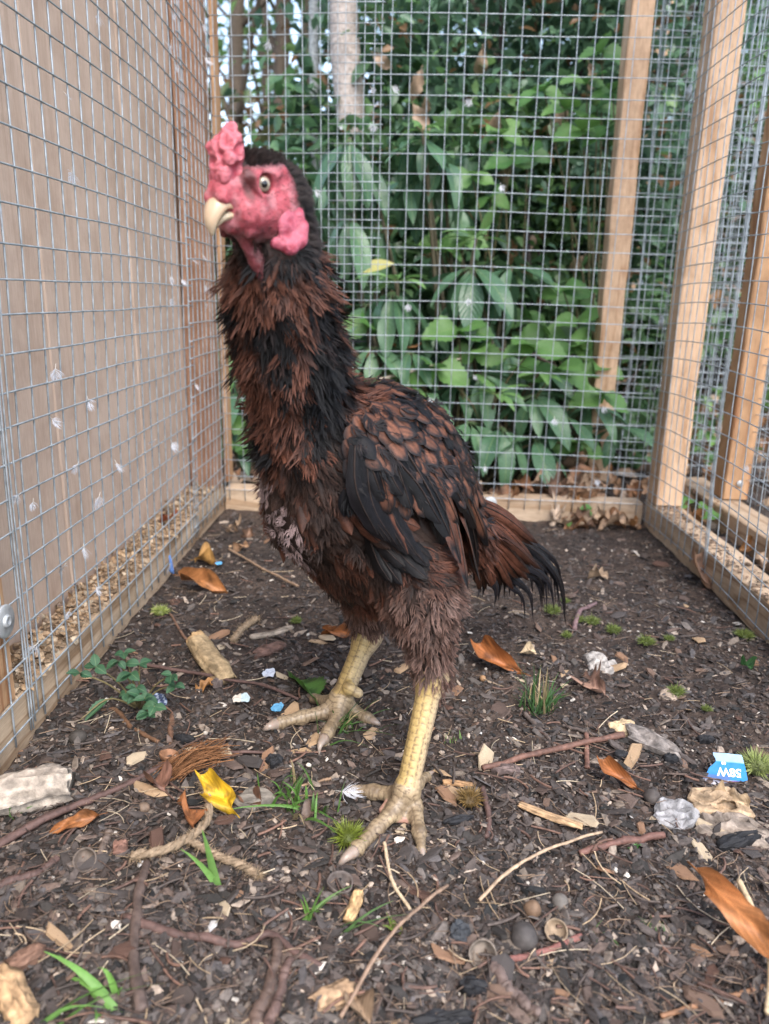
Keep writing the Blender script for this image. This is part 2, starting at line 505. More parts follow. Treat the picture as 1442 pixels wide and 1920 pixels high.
def wires(mb, fn, us, vs, r, n=5, seg=.02, uj=.0006, nrm=None, col_=(.4, .42, .44), du=None, dv=None):
    """welded mesh: fn(u, v, k) gives the point; uprights sit one wire behind the cross wires"""
    u0, u1 = du or (us[0] - .3 * CELL, us[-1] + .3 * CELL)
    v0, v1 = dv or (vs[0] - .3 * CELL, vs[-1] + .3 * CELL)
    nv = max(4, int((v1 - v0) / seg)); nu = max(4, int((u1 - u0) / seg))
    for u in us:
        t = np.linspace(v0, v1 - rng.uniform(0, .004), nv)
        uu = u + rng.normal(0, uj) + (vnoise(t * 9, np.full(nv, u * 31), 1) - .5) * uj * 3
        P = np.array([fn(a, b, -r) for a, b in zip(uu, t)])
        V, Fq = tube(P, r, n, True); mb.add(V, Fq, col_)
    for v in vs:
        t = np.linspace(u0, u1, nu)
        vv = v + rng.normal(0, uj) + (vnoise(t * 9, np.full(nu, v * 31), 2) - .5) * uj * 3
        P = np.array([fn(a, b, r * .6) for a, b in zip(t, vv)])
        V, Fq = tube(P, r, n, True); mb.add(V, Fq, col_)

def washer(parent, P, nrm, R=.0105):
    """penny washer with a screw head holding the mesh"""
    nrm = norm(nrm); a = norm(np.cross(nrm, [0, 0, 1.0])); b = np.cross(nrm, a)
    mb = MB(); n = 24; prof = [(.38, -.0005), (R * .98 / R, -.0005), (1, 0), (1, .0012), (.96, .0016), (.38, .0016)]
    ang = np.arange(n) / n * 2 * math.pi
    V = []
    for rr, h in prof:
        V += [P + nrm * h + R * rr * (a * math.cos(q) + b * math.sin(q)) for q in ang]
    Fq = []
    m = len(prof)
    for i in range(m - 1):
        for j in range(n):
            Fq.append((i * n + j, i * n + (j + 1) % n, (i + 1) * n + (j + 1) % n, (i + 1) * n + j))
    mb.add(V, Fq, (.5, .52, .53))
    w = mb.build('washer', M['washer'], parent)
    mb = MB(); V = []; prof = [(.40, .0014), (.37, .0034), (.2, .0038), (.12, .0018), (.0, .0018)]
    for rr, h in prof:
        V += [P + nrm * h + R * rr * (a * math.cos(q) + b * math.sin(q)) for q in ang]
    Fq = []
    for i in range(len(prof) - 1):
        for j in range(n):
            Fq.append((i * n + j, i * n + (j + 1) % n, (i + 1) * n + (j + 1) % n, (i + 1) * n + j))
    mb.add(V, Fq, (.5, .5, .5)).build('screw', M['washer'], w)
    return w

def rough_board(lo, hi, axis, seg=.02, amp=.0012, bev=.002):
    """sawn timber: chamfered section swept along one axis, its faces slightly uneven"""
    lo = np.array(lo, float); hi = np.array(hi, float)
    b, c = (axis + 1) % 3, (axis + 2) % 3
    n = max(3, int((hi[axis] - lo[axis]) / seg))
    t = np.linspace(lo[axis], hi[axis], n)
    B0, B1, C0, C1 = lo[b], hi[b], lo[c], hi[c]
    m_ = 4
    sec = []
    for k in np.linspace(B0 + bev, B1 - bev, m_): sec.append((k, C0))
    for k in np.linspace(C0 + bev, C1 - bev, m_): sec.append((B1, k))
    for k in np.linspace(B1 - bev, B0 + bev, m_): sec.append((k, C1))
    for k in np.linspace(C1 - bev, C0 + bev, m_): sec.append((B0, k))
    sec = np.array(sec); q = len(sec)
    V = np.zeros((n, q, 3)); V[..., axis] = t[:, None]
    V[..., b] = sec[None, :, 0]; V[..., c] = sec[None, :, 1]
    o = rng.uniform(0, 99)
    ctr = np.array([(B0 + B1) / 2, (C0 + C1) / 2])
    d = norm(sec - ctr)
    w = (vnoise(t[:, None] * 14 + o, np.arange(q)[None] * .8 + o * 0, 3) - .5) * 2 * amp
    V[..., b] += d[None, :, 0] * w; V[..., c] += d[None, :, 1] * w
    i = np.arange(n - 1)[:, None] * q; j = np.arange(q)[None]; k = (np.arange(q) + 1) % q
    Fq = [tuple(x) for x in np.stack([i + j, i + k, i + q + k, i + q + j], -1).reshape(-1, 4)]
    Fq += [tuple(range(q))[::-1], tuple(range((n - 1) * q, n * q))]
    return V.reshape(-1, 3), Fq

def timber(name, lo, hi, axis, mat, parent, **kw):
    V, Fq = rough_board(lo, hi, axis, **kw)
    return MB().add(V, Fq).build(name, mat, parent, smooth=False)

def skew(o, x0, x1):
    """follow the askew back line"""
    ox, oy, oz = world_loc(o)
    for v in o.data.vertices:
        v.co.y += yb(v.co.x + ox) - YBR
    return o

# ---- back panel
back = empty('wire_panel', (0.05, YBR, 0), 'back run panel of galvanised mesh over a pale bottom rail, behind the cockerel', 'mesh panel', 'timber framed mesh panels of the run')
skew(timber('bottom_rail', (XL + .002, YBR, -.004), (XR - .004, YBR + .036, .035), 0, M['pine_x'], back), 0, 0)
timber('post', (XL - .0005, YBL + .003, .045), (XL + .008, YBL + .036, TOP), 2, M['pine_red'], back)
skew(timber('top_rail', (XL + .022, YBR, TOP), (XR - .004, YBR + .036, TOP + .044), 0, M['pine_x'], back), 0, 0)
mb = MB()
def fb(u, v, k):
    bow = .006 * math.sin((u - XL) * 4.5) * math.sin(min(v, 1) * 3) + (float(vnoise(u * 6, v * 6, 5)) - .5) * .004 + .002
    bow *= min(1, max(0, (v - .02) / .08))
    sag = .0016 * math.sin(u * 9 + v * 3)
    return (u, yb(u) - .0032 - bow - k, v + sag)
wires(mb, fb, np.arange(XL + .010, XR - .002, CELL), np.arange(.034, TOP + .02, CELL), .00066, 5, .025, dv=(.016, TOP + .02))
# overlapped strip where two widths of mesh meet
def fb2(u, v, k):
    P = fb(u, v, k); return (P[0], P[1] - .0022 - .003 * abs(math.sin(v * 7)), P[2])
u0 = at(615, 300, 1.2)[0]; u1 = at(716, 300, 1.2)[0]
wires(mb, fb2, np.arange(u0, u1 + .002, CELL * .98), np.arange(.34, TOP, CELL) + .011, .00062, 5, .025, dv=(.33, TOP), du=(u0 - .001, u1 + .001))
mb.build('wire_mesh', M['wire'], back)
p = at(920, 940, YBR); washer(back, np.array([p[0], yb(p[0]) - .0045, .027]), (0, -1, 0), .0108)

# ---- left panel
left = empty('wire_panel', (XL, .8, 0), 'left run panel of mesh with feathers caught in it, in front of brown boards', 'mesh panel', 'timber framed mesh panels of the run')
timber('bottom_rail', (XL - .044, .12, -.004), (XL, YBL - .001, .043), 1, M['pine_y'], left)
yp = atx(14, 1200, XL)[1]
timber('post', (XL - .044, yp - .034, .045), (XL - .0005, yp + .004, TOP), 2, M['pine_red'], left)
timber('post', (XL - .044, YBL - .036, .045), (XL - .0005, YBL - .001, TOP), 2, M['board_red'], left)
timber('top_rail', (XL - .044, .12, TOP), (XL, YBL - .001, TOP + .044), 1, M['pine_y'], left)
mb = MB()
def fl(y, v, k):
    w = min(1, max(0, (v - .03) / .1))
    bow = (.010 * math.sin((y - .2) * 3.1) * math.sin(min(v, 1) * 2.6) + (float(vnoise(y * 5, v * 5, 6)) - .5) * .006) * w
    # the mesh droops between its fixings, so the courses rise towards the posts
    sag = .018 * (v - .24) * math.sin((y - .35) * 3.2)
    return (XL + .0032 + max(bow, -.001) + k, y, v + sag)
yedge = atx(340, 400, XL)[1]
wires(mb, fl, np.arange(.205, yedge, CELL), np.arange(.022, TOP + .02, CELL), .0008, 5, .02, uj=.0008, dv=(.012, TOP + .02), du=(.19, yedge + .004))
def fl2(y, v, k):
    P = fl(y, v, k); return (P[0] - .0012 + .0035 * abs(math.sin(v * 5 + y * 3)), P[1], P[2])
wires(mb, fl2, np.arange(yedge - .018, YBL - .004, CELL * .93), np.arange(.030, TOP + .02, CELL), .0008, 5, .02, uj=.0016, dv=(.014, TOP + .02), du=(yedge - .02, YBL - .004))
# the doubled selvedge next to the near post
for off in (0, .004, .011):
    t = np.linspace(.014 + off, TOP, 50); y_ = atx(44, 1300, XL)[1] + off
    mb.add(*tube(np.array([fl(y_ + .0015 * math.sin(a * 13), a, .0016) for a in t]), .00072, 5))
mb.build('wire_mesh', M['wire'], left)
p = atx(8, 1165, XL + .006); washer(left, p, (1, 0, 0), .0125)

# ---- boards behind the left panel
bw = empty('board_wall', (XL - .06, .7, 0), 'tall brown painted boards standing behind the left mesh', 'board wall')
XB = XL - .047
seams = [.02, atx(30, 0, XB)[1], atx(232, 300, XB)[1], atx(346, 350, XB)[1]]
prev = -.25
for i, s in enumerate(seams):
    V, Fq = rough_board((XB - .016, prev + .0018, -.003), (XB + rng.uniform(0, .0012), s - .0016, TOP + .05), 2, amp=.0006, bev=.0015)
    MB().add(V, Fq).build('board', M['board'], bw, smooth=False)
    prev = s
    timber('seam_light_block', (XB - .030, s - .022, .0), (XB - .0175, s + .022, TOP + .04), 2, M['board_red'], bw)  # added unseen backing strip, keeps light from shining through the seam
V, Fq = rough_board((XB - .018, prev + .011, -.003), (XB - .002, YBL - .03, TOP + .05), 2, amp=.0008)
MB().add(V, Fq).build('board', M['board_red'], bw, smooth=False)

# ---- right panel
right = empty('wire_panel', (XR, .8, 0), 'right run panel of mesh running towards the viewer from a pale corner post', 'mesh panel', 'timber framed mesh panels of the run')
timber('bottom_rail', (XR, .10, -.002), (XR + .040, YBR, .043), 1, M['pine_y'], right, amp=.0018)
timber('post', (XR + .0005, YBR - .048, .0452), (XR + .040, YBR - .001, TOP), 2, M['pine_z'], right)
timber('top_rail', (XR, .10, TOP), (XR + .040, YBR, TOP + .044), 1, M['pine_y'], right)
mb = MB()
def fr_(y, v, k):
    w = min(1, max(0, (v - .03) / .1))
    bow = (.009 * math.sin((y - .3) * 3.4) * math.sin(min(v, 1) * 2.6) + (float(vnoise(y * 5, v * 5, 2)) - .5) * .006) * w
    sag = -.03 * smooth(.32, .8, v) * math.sin((y - .25) * 3.0) + .006 * math.sin(y * 8)
    return (XR - .0032 - max(bow, -.001) - k, y, v + sag)
yo = .93
wires(mb, fr_, np.arange(.30, YBR - .006, CELL), np.arange(.012, TOP + .02, CELL), .00068, 5, .02, uj=.0008, dv=(.006, TOP + .02), du=(.29, YBR - .004))
for off in (0, .005):
    t = np.linspace(.02, TOP, 50)
    mb.add(*tube(np.array([fr_(yo + off + .002 * math.sin(a * 17), a, .0018) for a in t]), .0007, 5))
mb.build('wire_mesh', M['wire'], right)
for q in ((1293, 173), (1240, 605)):
    p = atx(q[0], q[1], XR - .0045); washer(right, p, (-1, 0, 0), .0105)

# ---- next pen on the right: its rail, post and mesh
b0 = gr(1268, 893, .044); b1 = gr(1440, 1003, .044)
X2 = float(b0[0])
pen2 = empty('wire_panel', (X2, 1.1, 0), 'neighbouring pen panel beyond the right mesh, with a reddish upright post', 'mesh panel', 'timber framed mesh panels of the run')
timber('bottom_rail', (X2, .3, -.002), (X2 + .05, b0[1], .043), 1, M['pine_y'], pen2)
q0 = gr(1355, 936, .045)
timber('post', (q0[0], q0[1], .0455), (q0[0] + .040, q0[1] + .045, TOP), 2, M['pine_red'], pen2)
timber('top_rail', (X2, .3, TOP), (X2 + .05, b0[1], TOP + .044), 1, M['pine_y'], pen2)
mb = MB()
def f2(y, v, k): return (X2 + .053 + k + .004 * math.sin(y * 4) * math.sin(v * 3), y, v + .004 * math.sin(y * 7))
wires(mb, f2, np.arange(.5, b0[1] + .3, CELL), np.arange(.05, TOP, CELL), .0007, 4, .04)
mb.build('wire_mesh', M['wire'], pen2)
p = gr(1378, 903, .06); washer(pen2, np.array([q0[0] + .022, q0[1] - .003, .072]), (0, -1, 0), .005)

# ---- post and mesh of the pen behind
Y3 = 1.42
far = empty('wire_panel', (.6, Y3, 0), 'mesh panel behind the back panel, hung on a pale upright post', 'mesh panel', 'timber framed mesh panels of the run')
pt = at(1190, 200, Y3); pb_ = at(1128, 740, Y3)
cx = (pt[0] + pb_[0]) / 2 + .002
timber('post', (cx - .019, Y3, -.03), (cx + .019, Y3 + .04, 1.25), 2, M['pine_z'], far)
mb = MB()
def f3(u, v, k): return (u, Y3 + .045 + .008 * math.sin(u * 5 + v * 4) - k, v + .003 * math.sin(u * 8))
wires(mb, f3, np.arange(cx + .002, cx + 1.1, CELL), np.arange(.02, 1.25, CELL), .00075, 4, .05)
mb.build('wire_mesh', M['wire'], far)
far2 = empty('wire_panel', (1.0, 1.62, 0), 'farthest bluish mesh panel standing among the shrubs at the right', 'mesh panel', 'timber framed mesh panels of the run')
mb = MB()
XA = cx + .06
def f4(y, v, k): return (XA + (y - 1.5) * .30 + .006 * math.sin(v * 5) + k, y, v + .004 * math.sin(y * 6))
wires(mb, f4, np.arange(1.47, 2.6, CELL), np.arange(.02, 1.4, CELL), .00075, 4, .06)
def f5(u, v, k): return (u, 2.62 + .01 * math.sin(u * 5), v)
wires(mb, f5, np.arange(XA + .33, 2.6, CELL), np.arange(.02, 1.6, CELL), .0009, 4, .08)
mb.build('wire_mesh', M['wire'], far2)
timber('post', (XA + .29, 2.60, -.03), (XA + .335, 2.645, 1.6), 2, M['pine_z'], far2)
# ------------------------------------------------------------------ the cockerel
def surfnets(f, lo, hi, h):
    lo = np.array(lo, float); hi = np.array(hi, float)
    n = np.ceil((hi - lo) / h).astype(int) + 1
    ax = [lo[i] + np.arange(n[i]) * h for i in range(3)]
    P = np.stack(np.meshgrid(*ax, indexing='ij'), -1)
    D = f(P.reshape(-1, 3)).reshape(n).astype(np.float32)
    S = D < 0
    c = [(i, j, k) for i in (0, 1) for j in (0, 1) for k in (0, 1)]
    def sl(A, o): return A[o[0]:n[0] - 1 + o[0], o[1]:n[1] - 1 + o[1], o[2]:n[2] - 1 + o[2]]
    cnt = sum(sl(S, o).astype(int) for o in c)
    act = (cnt > 0) & (cnt < 8)
    idx = np.full(act.shape, -1); I = np.argwhere(act); idx[act] = np.arange(len(I))
    acc = np.zeros((len(I), 3)); num = np.zeros(len(I))
    for o in c:
        for d in range(3):
            if o[d]: continue
            o2 = list(o); o2[d] = 1
            a = sl(D, o)[act]; b = sl(D, o2)[act]
            cr = (a < 0) != (b < 0)
            t = np.where(cr, a / np.where(cr, a - b, 1), 0)
            p = np.array(o, float)[None] + np.zeros((len(I), 3)); p[:, d] += t
            acc += p * cr[:, None]; num += cr
    V = lo + (I + acc / num[:, None]) * h
    Fq = []
    for d in range(3):
        e = [0, 0, 0]; e[d] = 1
        b, c2 = (d + 1) % 3, (d + 2) % 3
        sa = S[tuple(slice(0, n[k] - 1) if k == d else slice(1, n[k] - 1) for k in range(3))]
        sb = S[tuple(slice(1, n[k]) if k == d else slice(1, n[k] - 1) for k in range(3))]
        E = np.argwhere(sa != sb)
        inside = sa[sa != sb]
        if not len(E): continue
        base = E.copy()
        base[:, b] += 1; base[:, c2] += 1
        q = []
        for (i, j) in ((-1, -1), (0, -1), (0, 0), (-1, 0)):
            g = base.copy(); g[:, b] += i; g[:, c2] += j
            q.append(idx[g[:, 0], g[:, 1], g[:, 2]])
        q = np.stack(q, -1)
        q = np.where(inside[:, None], q, q[:, ::-1])
        Fq.append(q)
    return V, np.concatenate(Fq)

def cap_sdf(P, a, b, ra, rb):
    a = np.array(a, float); b = np.array(b, float); d = b - a
    t = np.clip(((P - a) @ d) / (d @ d), 0, 1)
    return np.linalg.norm(P - a - t[:, None] * d, axis=1) - (ra + (rb - ra) * t)
def ell_sdf(P, c, r, R=None):
    q = P - np.array(c, float)
    if R is not None: q = q @ R
    r = np.array(r, float)
    k0 = np.linalg.norm(q / r, axis=1); k1 = np.linalg.norm(q / (r * r), axis=1)
    return k0 * (k0 - 1) / np.maximum(k1, 1e-9)
def smin(a, b, k):
    h = np.clip(.5 + .5 * (b - a) / k, 0, 1)
    return b * (1 - h) + a * h - k * h * (1 - h)
def grad(f, P, e=.0008):
    g = np.stack([f(P + np.eye(3)[i] * e) - f(P - np.eye(3)[i] * e) for i in range(3)], 1)
    return norm(g)

# landmarks, in metres, read off the photograph at the depth each part stands
RUMP = at(868, 1000, .632); BACK = at(766, 936, .596); MID = at(705, 868, .56); BREAST = at(632, 880, .528)
BELLY0 = at(612, 950, .533); BELLY1 = at(696, 1068, .565)
NK0 = at(578, 795, .518); NK1 = at(541, 650, .488); NK2 = at(520, 540, .468); NK3 = at(516, 455, .452)
HIP_N = at(735, 985, .53); KNEE_N = at(790, 1120, .500); HOCK_N = at(812, 1262, .497)
HIP_F = at(690, 1040, .60); HOCK_F = at(690, 1190, .612)
def trunk(P):
    d = cap_sdf(P, BREAST, BACK, .048, .035)
    d = smin(d, cap_sdf(P, BACK, RUMP, .034, .021), .03)
    d = smin(d, cap_sdf(P, MID, BACK, .045, .035), .03)
    d = smin(d, cap_sdf(P, at(690, 842, .55), at(735, 874, .572), .038, .038), .03)
    d = smin(d, cap_sdf(P, BELLY0, BELLY1, .042, .032), .022)
    d = smin(d, cap_sdf(P, NK0, NK1, .0325, .0262), .022)
    d = smin(d, cap_sdf(P, NK1, NK2, .0262, .0238), .02)
    d = smin(d, cap_sdf(P, NK2, NK3, .0238, .019), .015)
    d = smin(d, cap_sdf(P, HIP_N, KNEE_N, .038, .024), .03)
    d = smin(d, cap_sdf(P, KNEE_N, HOCK_N, .022, .0105), .012)
    d = smin(d, cap_sdf(P, HIP_F, HOCK_F, .032, .010), .025)
    return d
def hit(px, py, lift=0.0):
    """where the sight line through a photo point meets the bird's body"""
    d = norm(ray(px, py)); t = .33
    best = (9, None)
    for _ in range(70):
        p = CAM + d * t; s = float(trunk(p[None])[0]) - lift
        if s < best[0]: best = (s, p)
        if s < .0004: return p
        t += s * .9
        if t > .95: break
    return best[1]

bird = empty('cockerel', (-.015, .54, 0), 'tall dark brown and black cockerel with red face standing on yellow legs', 'cockerel')
bodyV, bodyF = surfnets(trunk, (-.19, .36, .045), (.17, .74, .44), .0034)
bodyN = grad(trunk, bodyV)
BODY = MB()
BODY.add(bodyV, bodyF, np.tile([[.030, .019, .015]], (len(bodyV), 1)), 0)

# ---- legs and feet (same mesh as the body)
def leg_bones(near):
    if near:
        ank = gr(764, 1478, .021)
        top = HOCK_N; z0 = .0055
        def g(x, y, z=.0055): return gr(x, y, z)
        toes = [  # (points, radii)
            ([ank, g(742, 1516, .0105), g(706, 1553, .0075), g(668, 1592, .0062), g(655, 1605, .0058)], [0.00792, 0.00545, 0.00469, 0.00423, 0.00318]),
            ([ank, g(778, 1512, .0095), g(786, 1560, .007), g(790, 1592, .0055)], [0.00792, 0.00499, 0.00409, 0.00272]),
            ([ank, g(738, 1490, .010), g(700, 1484, .0085), g(664, 1482, .0065)], [0.00792, 0.00529, 0.00469, 0.00363]),
            ([ank, g(782, 1468, .010), g(800, 1455, .006)], [0.00727, 0.00438, 0.00318]),
        ]
        claws = [([g(664, 1596, .0085), g(648, 1608, .0095), g(638, 1619, .006), g(633, 1626, .0015)], 0.00423),
                 ([g(789, 1588, .0055), g(794, 1606, .0045), g(796, 1622, .001)], 0.00304),
                 ([g(668, 1483, .0065), g(655, 1484, .006), g(646, 1489, .002)], 0.00331),
                 ([g(798, 1456, .006), g(808, 1449, .0045), g(815, 1447, .001)], 0.00276)]
        web = [(g(738, 1515, .009), g(770, 1520, .008), .0032), (g(725, 1532, .006), g(778, 1538, .005), .0026), (g(735, 1500, .009), g(718, 1520, .006), .003)]
        rad = (.0088, .0076)
    else:
        ank = gr(640, 1308, .020)
        top = HOCK_F
        def g(x, y, z=.0055): return gr(x, y, z)
        toes = [
            ([ank, g(612, 1334, .0105), g(565, 1345, .008), g(528, 1354, .007), g(512, 1360, .0058)], [0.00857, 0.00590, 0.00514, 0.00438, 0.00347]),
            ([ank, g(632, 1345, .010), g(615, 1372, .008), g(606, 1388, .0065)], [0.00857, 0.00545, 0.00469, 0.00393]),
            ([ank, g(662, 1332, .009), g(688, 1346, .0065), g(700, 1352, .0055)], [0.00820, 0.00499, 0.00438, 0.00333]),
            ([ank, g(612, 1316, .009), g(588, 1308, .0065)], [0.00792, 0.00469, 0.00378]),
        ]
        claws = [([g(518, 1357, .0065), g(503, 1363, .0085), g(491, 1372, .002)], 0.0050),
                 ([g(608, 1384, .0075), g(600, 1398, .0085), g(598, 1418, .001)], 0.00442),
                 ([g(697, 1351, .006), g(708, 1356, .0055), g(714, 1361, .001)], 0.00331),
                 ([g(590, 1309, .0065), g(580, 1304, .0055), g(573, 1303, .001)], 0.00313)]
        web = [(g(615, 1335, .008), g(635, 1345, .007), .003), (g(638, 1345, .007), g(662, 1334, .007), .0028)]
        rad = (.0092, .0084)
    return ank, top, toes, claws, web, rad
claw_sets = []
for near in (True, False):
    ank, top, toes, claws, web, rad = leg_bones(near)
    claw_sets.append(claws)
    segs = [(top, ank, rad[0], rad[1], 0)]
    for k, (pts, rr) in enumerate(toes):
        for i in range(len(pts) - 1): segs.append((pts[i], pts[i + 1], rr[i], rr[i + 1], 1 + k))
    knob = None
    if not near: knob = (gr(655, 1290, .033), gr(672, 1300, .029), .0056, .0040)
    def leg(P, segs=segs, web=web, top=top, knob=knob, rad=rad):
        d = cap_sdf(P, top, segs[0][1], rad[0], rad[1])
        d = smin(d, np.linalg.norm(P - top, axis=1) - .0112, .012)
        for s in segs[1:]: d = smin(d, cap_sdf(P, *s[:4]), .0035)
        for w in web: d = smin(d, cap_sdf(P, w[0], w[1], w[2], w[2]), .004)
        if knob is not None: d = smin(d, cap_sdf(P, *knob), .005)
        for k in range(1, 5):      # toe pads underneath
            for s in segs:
                if s[4] == k: d = smin(d, np.linalg.norm((P - (s[1] - [0, 0, .002])) * [1, 1, 1.15], axis=1) - s[3] * .92, .003)
        return d
    allp = np.vstack([np.array([s[0] for s in segs]), np.array([s[1] for s in segs])])
    V, Fq = surfnets(leg, allp.min(0) - .016, allp.max(0) + .018, .00115)
    Nn = grad(leg, V, .0006)
    # scutes: raised plates in two staggered rows down the shank, rings over the toes
    dist = np.stack([cap_sdf(V, *s[:4]) for s in segs], 1)
    w = dist.argmin(1)
    disp = np.zeros(len(V)); groove = np.zeros(len(V)); side = np.zeros(len(V))
    for k, s in enumerate(segs):
        mk = w == k
        if not mk.any(): continue
        a, b = np.array(s[0]), np.array(s[1]); L = np.linalg.norm(b - a); T = (b - a) / L
        q = V[mk] - a; t = q @ T; rad_v = q - t[:, None] * T
        front = norm(np.array([-.62, -.70, 0]) - T * (np.array([-.62, -.70, 0]) @ T)) if s[4] == 0 else norm(np.array([0, 0, 1.0]) - T * T[2])
        lat = np.cross(T, front)
        ang = np.arctan2(rad_v @ lat, rad_v @ front)
        if s[4] == 0:
            row = np.floor(ang / .78 + .5); u = ang / .78 + .5 - row
            per = np.where(np.abs(row) <= 1, .0050, .0034) * (1 + .25 * np.sin(row * 3.1))
            v = t / per + .5 * (row % 2) + .5 * vnoise(row * 7.1 + 3, t * 45, 2)
        else:
            row = np.floor(ang / 1.25 + .5); u = ang / 1.25 + .5 - row
            v = t / .0042 + .3 * row
        v = v - np.floor(v)
        edge = np.minimum(np.minimum(u, 1 - u) * (2.2 if s[4] == 0 else 6), np.minimum(v * 1.1, (1 - v) * 2.4) * 1.6)
        e = np.clip(edge * (4.2 if s[4] == 0 else 3.0), 0, 1); e = e * e * (3 - 2 * e)
        amp = .00036 if s[4] == 0 else .0005
        disp[mk] = (e - .6) * amp; groove[mk] = 1 - e
        side[mk] = np.abs(ang) / math.pi
    V2 = V + Nn * disp[:, None]
    yel = np.array([.44, .31, .115]); pale = np.array([.40, .31, .215]); dirt = np.array([.10, .068, .042])
    isS = np.array([segs[k][4] == 0 for k in w])
    mixv = np.where(isS, smooth(.20, .60, side) * .75 + .08, .62 + .25 * n3(V, 90))
    zz = smooth(.034, .008, V[:, 2]); 
    C = yel[None] * (1 - mixv[:, None]) + pale[None] * mixv[:, None]
    g = np.clip(groove * .75 + zz * 1.0 * n3(V, 120, 2) + smooth(.58, .75, n3(V, 160, 4)) * .5, 0, .85)[:, None]
    C = C * (1 - g) + dirt * g
    wb = np.min([cap_sdf(V, x[0], x[1], x[2], x[2]) for x in web], 0) < .0005
    C[wb] = C[wb] * .3 + np.array([.55, .30, .24]) * .7
    BODY.add(V2, Fq, C, 1)

# ---- head, in its own frame (mm): x to the beak, y to the bird's left, z up
HC = at(481, 366, .437)
yaw_h = math.atan2(-.83, -.55)
fwd = np.array([math.cos(yaw_h), math.sin(yaw_h), -.08]); fwd /= np.linalg.norm(fwd)
lft = norm(np.cross([0, 0, 1.0], fwd)); lft = norm(lft + np.array([0, 0, -.05])); upv = np.cross(fwd, lft)
HB = np.stack([fwd, lft, upv], 1)
def hw(P): return HC + (np.asarray(P, float) * .001) @ HB.T
def hl(P): return ((np.asarray(P, float) - HC) @ HB) * 1000
nk3l = hl(NK3); nk2l = hl(NK2)
def head(P):
    d = ell_sdf(P, (-2, 0, 3), (23, 15.5, 16.5))
    d = smin(d, ell_sdf(P, (-12, 0, -6), (17, 16, 19)), 8)
    d = smin(d, cap_sdf(P, (-10, 0, -8), nk3l, 17, 19.5), 8)
    d = smin(d, cap_sdf(P, nk3l, nk2l, 19.5, 25), 8)
    for s in (-1, 1):
        d = smin(d, ell_sdf(P, (8, 8.5 * s, -9), (15, 8, 9.5)), 6)
        d = smin(d, cap_sdf(P, (-4, 12.5 * s, 12.0), (16, 10.0 * s, 8.5), 4.2, 3.2), 4)          # brow
        d = smin(d, cap_sdf(P, (0, 15.4 * s, 9.6), (15, 13.6 * s, 8.2), 1.9, 1.5), 2)
        d = smin(d, cap_sdf(P, (8, 9.0 * s, -6.0), (19, 8.4 * s, -4.5), 2.6, 1.6), 2.5)           # lips
        d = smin(d, cap_sdf(P, (8, 9.0 * s, -11.5), (17, 7.6 * s, -14.5), 2.6, 1.6), 2.5)
        e = np.linalg.norm(P - np.array([8.0, 14.2 * s, 5.2]), axis=1) - 5.9                     # socket
        d = -smin(-d, e, 1.6)
        ring = np.abs(np.linalg.norm((P - np.array([8.0, 13.2 * s, 5.2])), axis=1) - 6.4) - 1.0
        ring = np.maximum(ring, np.abs((P[:, 1] - 13.6 * s)) - 1.5)
        d = smin(d, ring, 1.6)
        # wrinkles from eye to ear and cheek folds
        for q in ((-6, 14.5, 4, -14, 13, -2, 1.6), (0, 14, -6, -8, 15, -10, 1.6), (16, 9, -19, 4, 11, -15, 2.4), (10, 8, -22, -2, 11, -18, 2.2)):
            d = smin(d, cap_sdf(P, (q[0], q[1] * s, q[2]), (q[3], q[4] * s, q[5]), q[6], q[6]), 3)
    d = smin(d, ell_sdf(P, (20.5, 0, .8), (11, 8.6, 9.2)), 4)
    d = smin(d, cap_sdf(P, (24, 3, 4), (29, 4.6, -2), 3.6, 3.0), 2.5)
    d = smin(d, cap_sdf(P, (24, -3, 4), (29, -4.6, -2), 3.6, 3.0), 2.5)
    d = smin(d, cap_sdf(P, (2, 0, -15), (19, 0, -13.5), 8, 6.0), 5)
    d = smin(d, cap_sdf(P, (16, 1, -16), (-2, 4, -46), 3.2, 3.8), 3)                           # throat fold
    return d
hV, hF = surfnets(head, (-46, -32, -62), (40, 32, 26), .85)
hN = grad(head, hV, .4)
wr = n3(hV, .38, 2) - .5
rdg = np.clip(1 - np.abs(n3(hV * [1, 1, 1.3], .36, 6) - .5) * 9, -1, 1)
hV2 = hV + hN * (wr * .8 + (n3(hV, .9, 4) - .5) * .6 + rdg * .16)[:, None]
red = np.array([.43, .085, .108]); pink = np.array([.52, .24, .26]); dark = np.array([.045, .028, .025])
x, y, z = hV[:, 0], np.abs(hV[:, 1]), hV[:, 2]
re = np.sqrt((x - 8) ** 2 + (z - 5.2) ** 2)
face = smooth(-15, -6, x) * smooth(17, 11, z + .15 * x) * smooth(-24, -13, z + .10 * x) * smooth(3.0, 7.5, y + smooth(17, 23, x) * 8)
throat = smooth(5.5, 2.5, cap_sdf(hV, (16, 1, -16), (-2, 4, -46), 1, 1) - 1.5)
lore = smooth(3.6, 1.2, np.hypot(x - 17.0 - z * .06, (z - 6) * .26)) * .75 * smooth(3, 6, y)
face = np.clip(face * (1 - lore), 0, 1)
face = np.clip(np.maximum(face, throat * .6), 0, 1)
stub = smooth(.52, .66, n3(hV, .5, 5)) * .35 + smooth(-10, -20, z) * .40 + smooth(-2, -12, x) * .25 + smooth(.5, .62, n3(hV, .14, 3)) * .22
mixp = smooth(.45, .7, n3(hV, .25, 1)) * .55
C = (red[None] * (1 - mixp[:, None]) + pink[None] * mixp[:, None])
C = C * (1 - stub[:, None] * .62)
ml = np.minimum(cap_sdf(hV * [1, 1, 1], (5, 9.5, -9.0), (22, 7.8, -8.8), 0, 0), cap_sdf(hV, (5, -9.5, -9.0), (22, -7.8, -8.8), 0, 0))
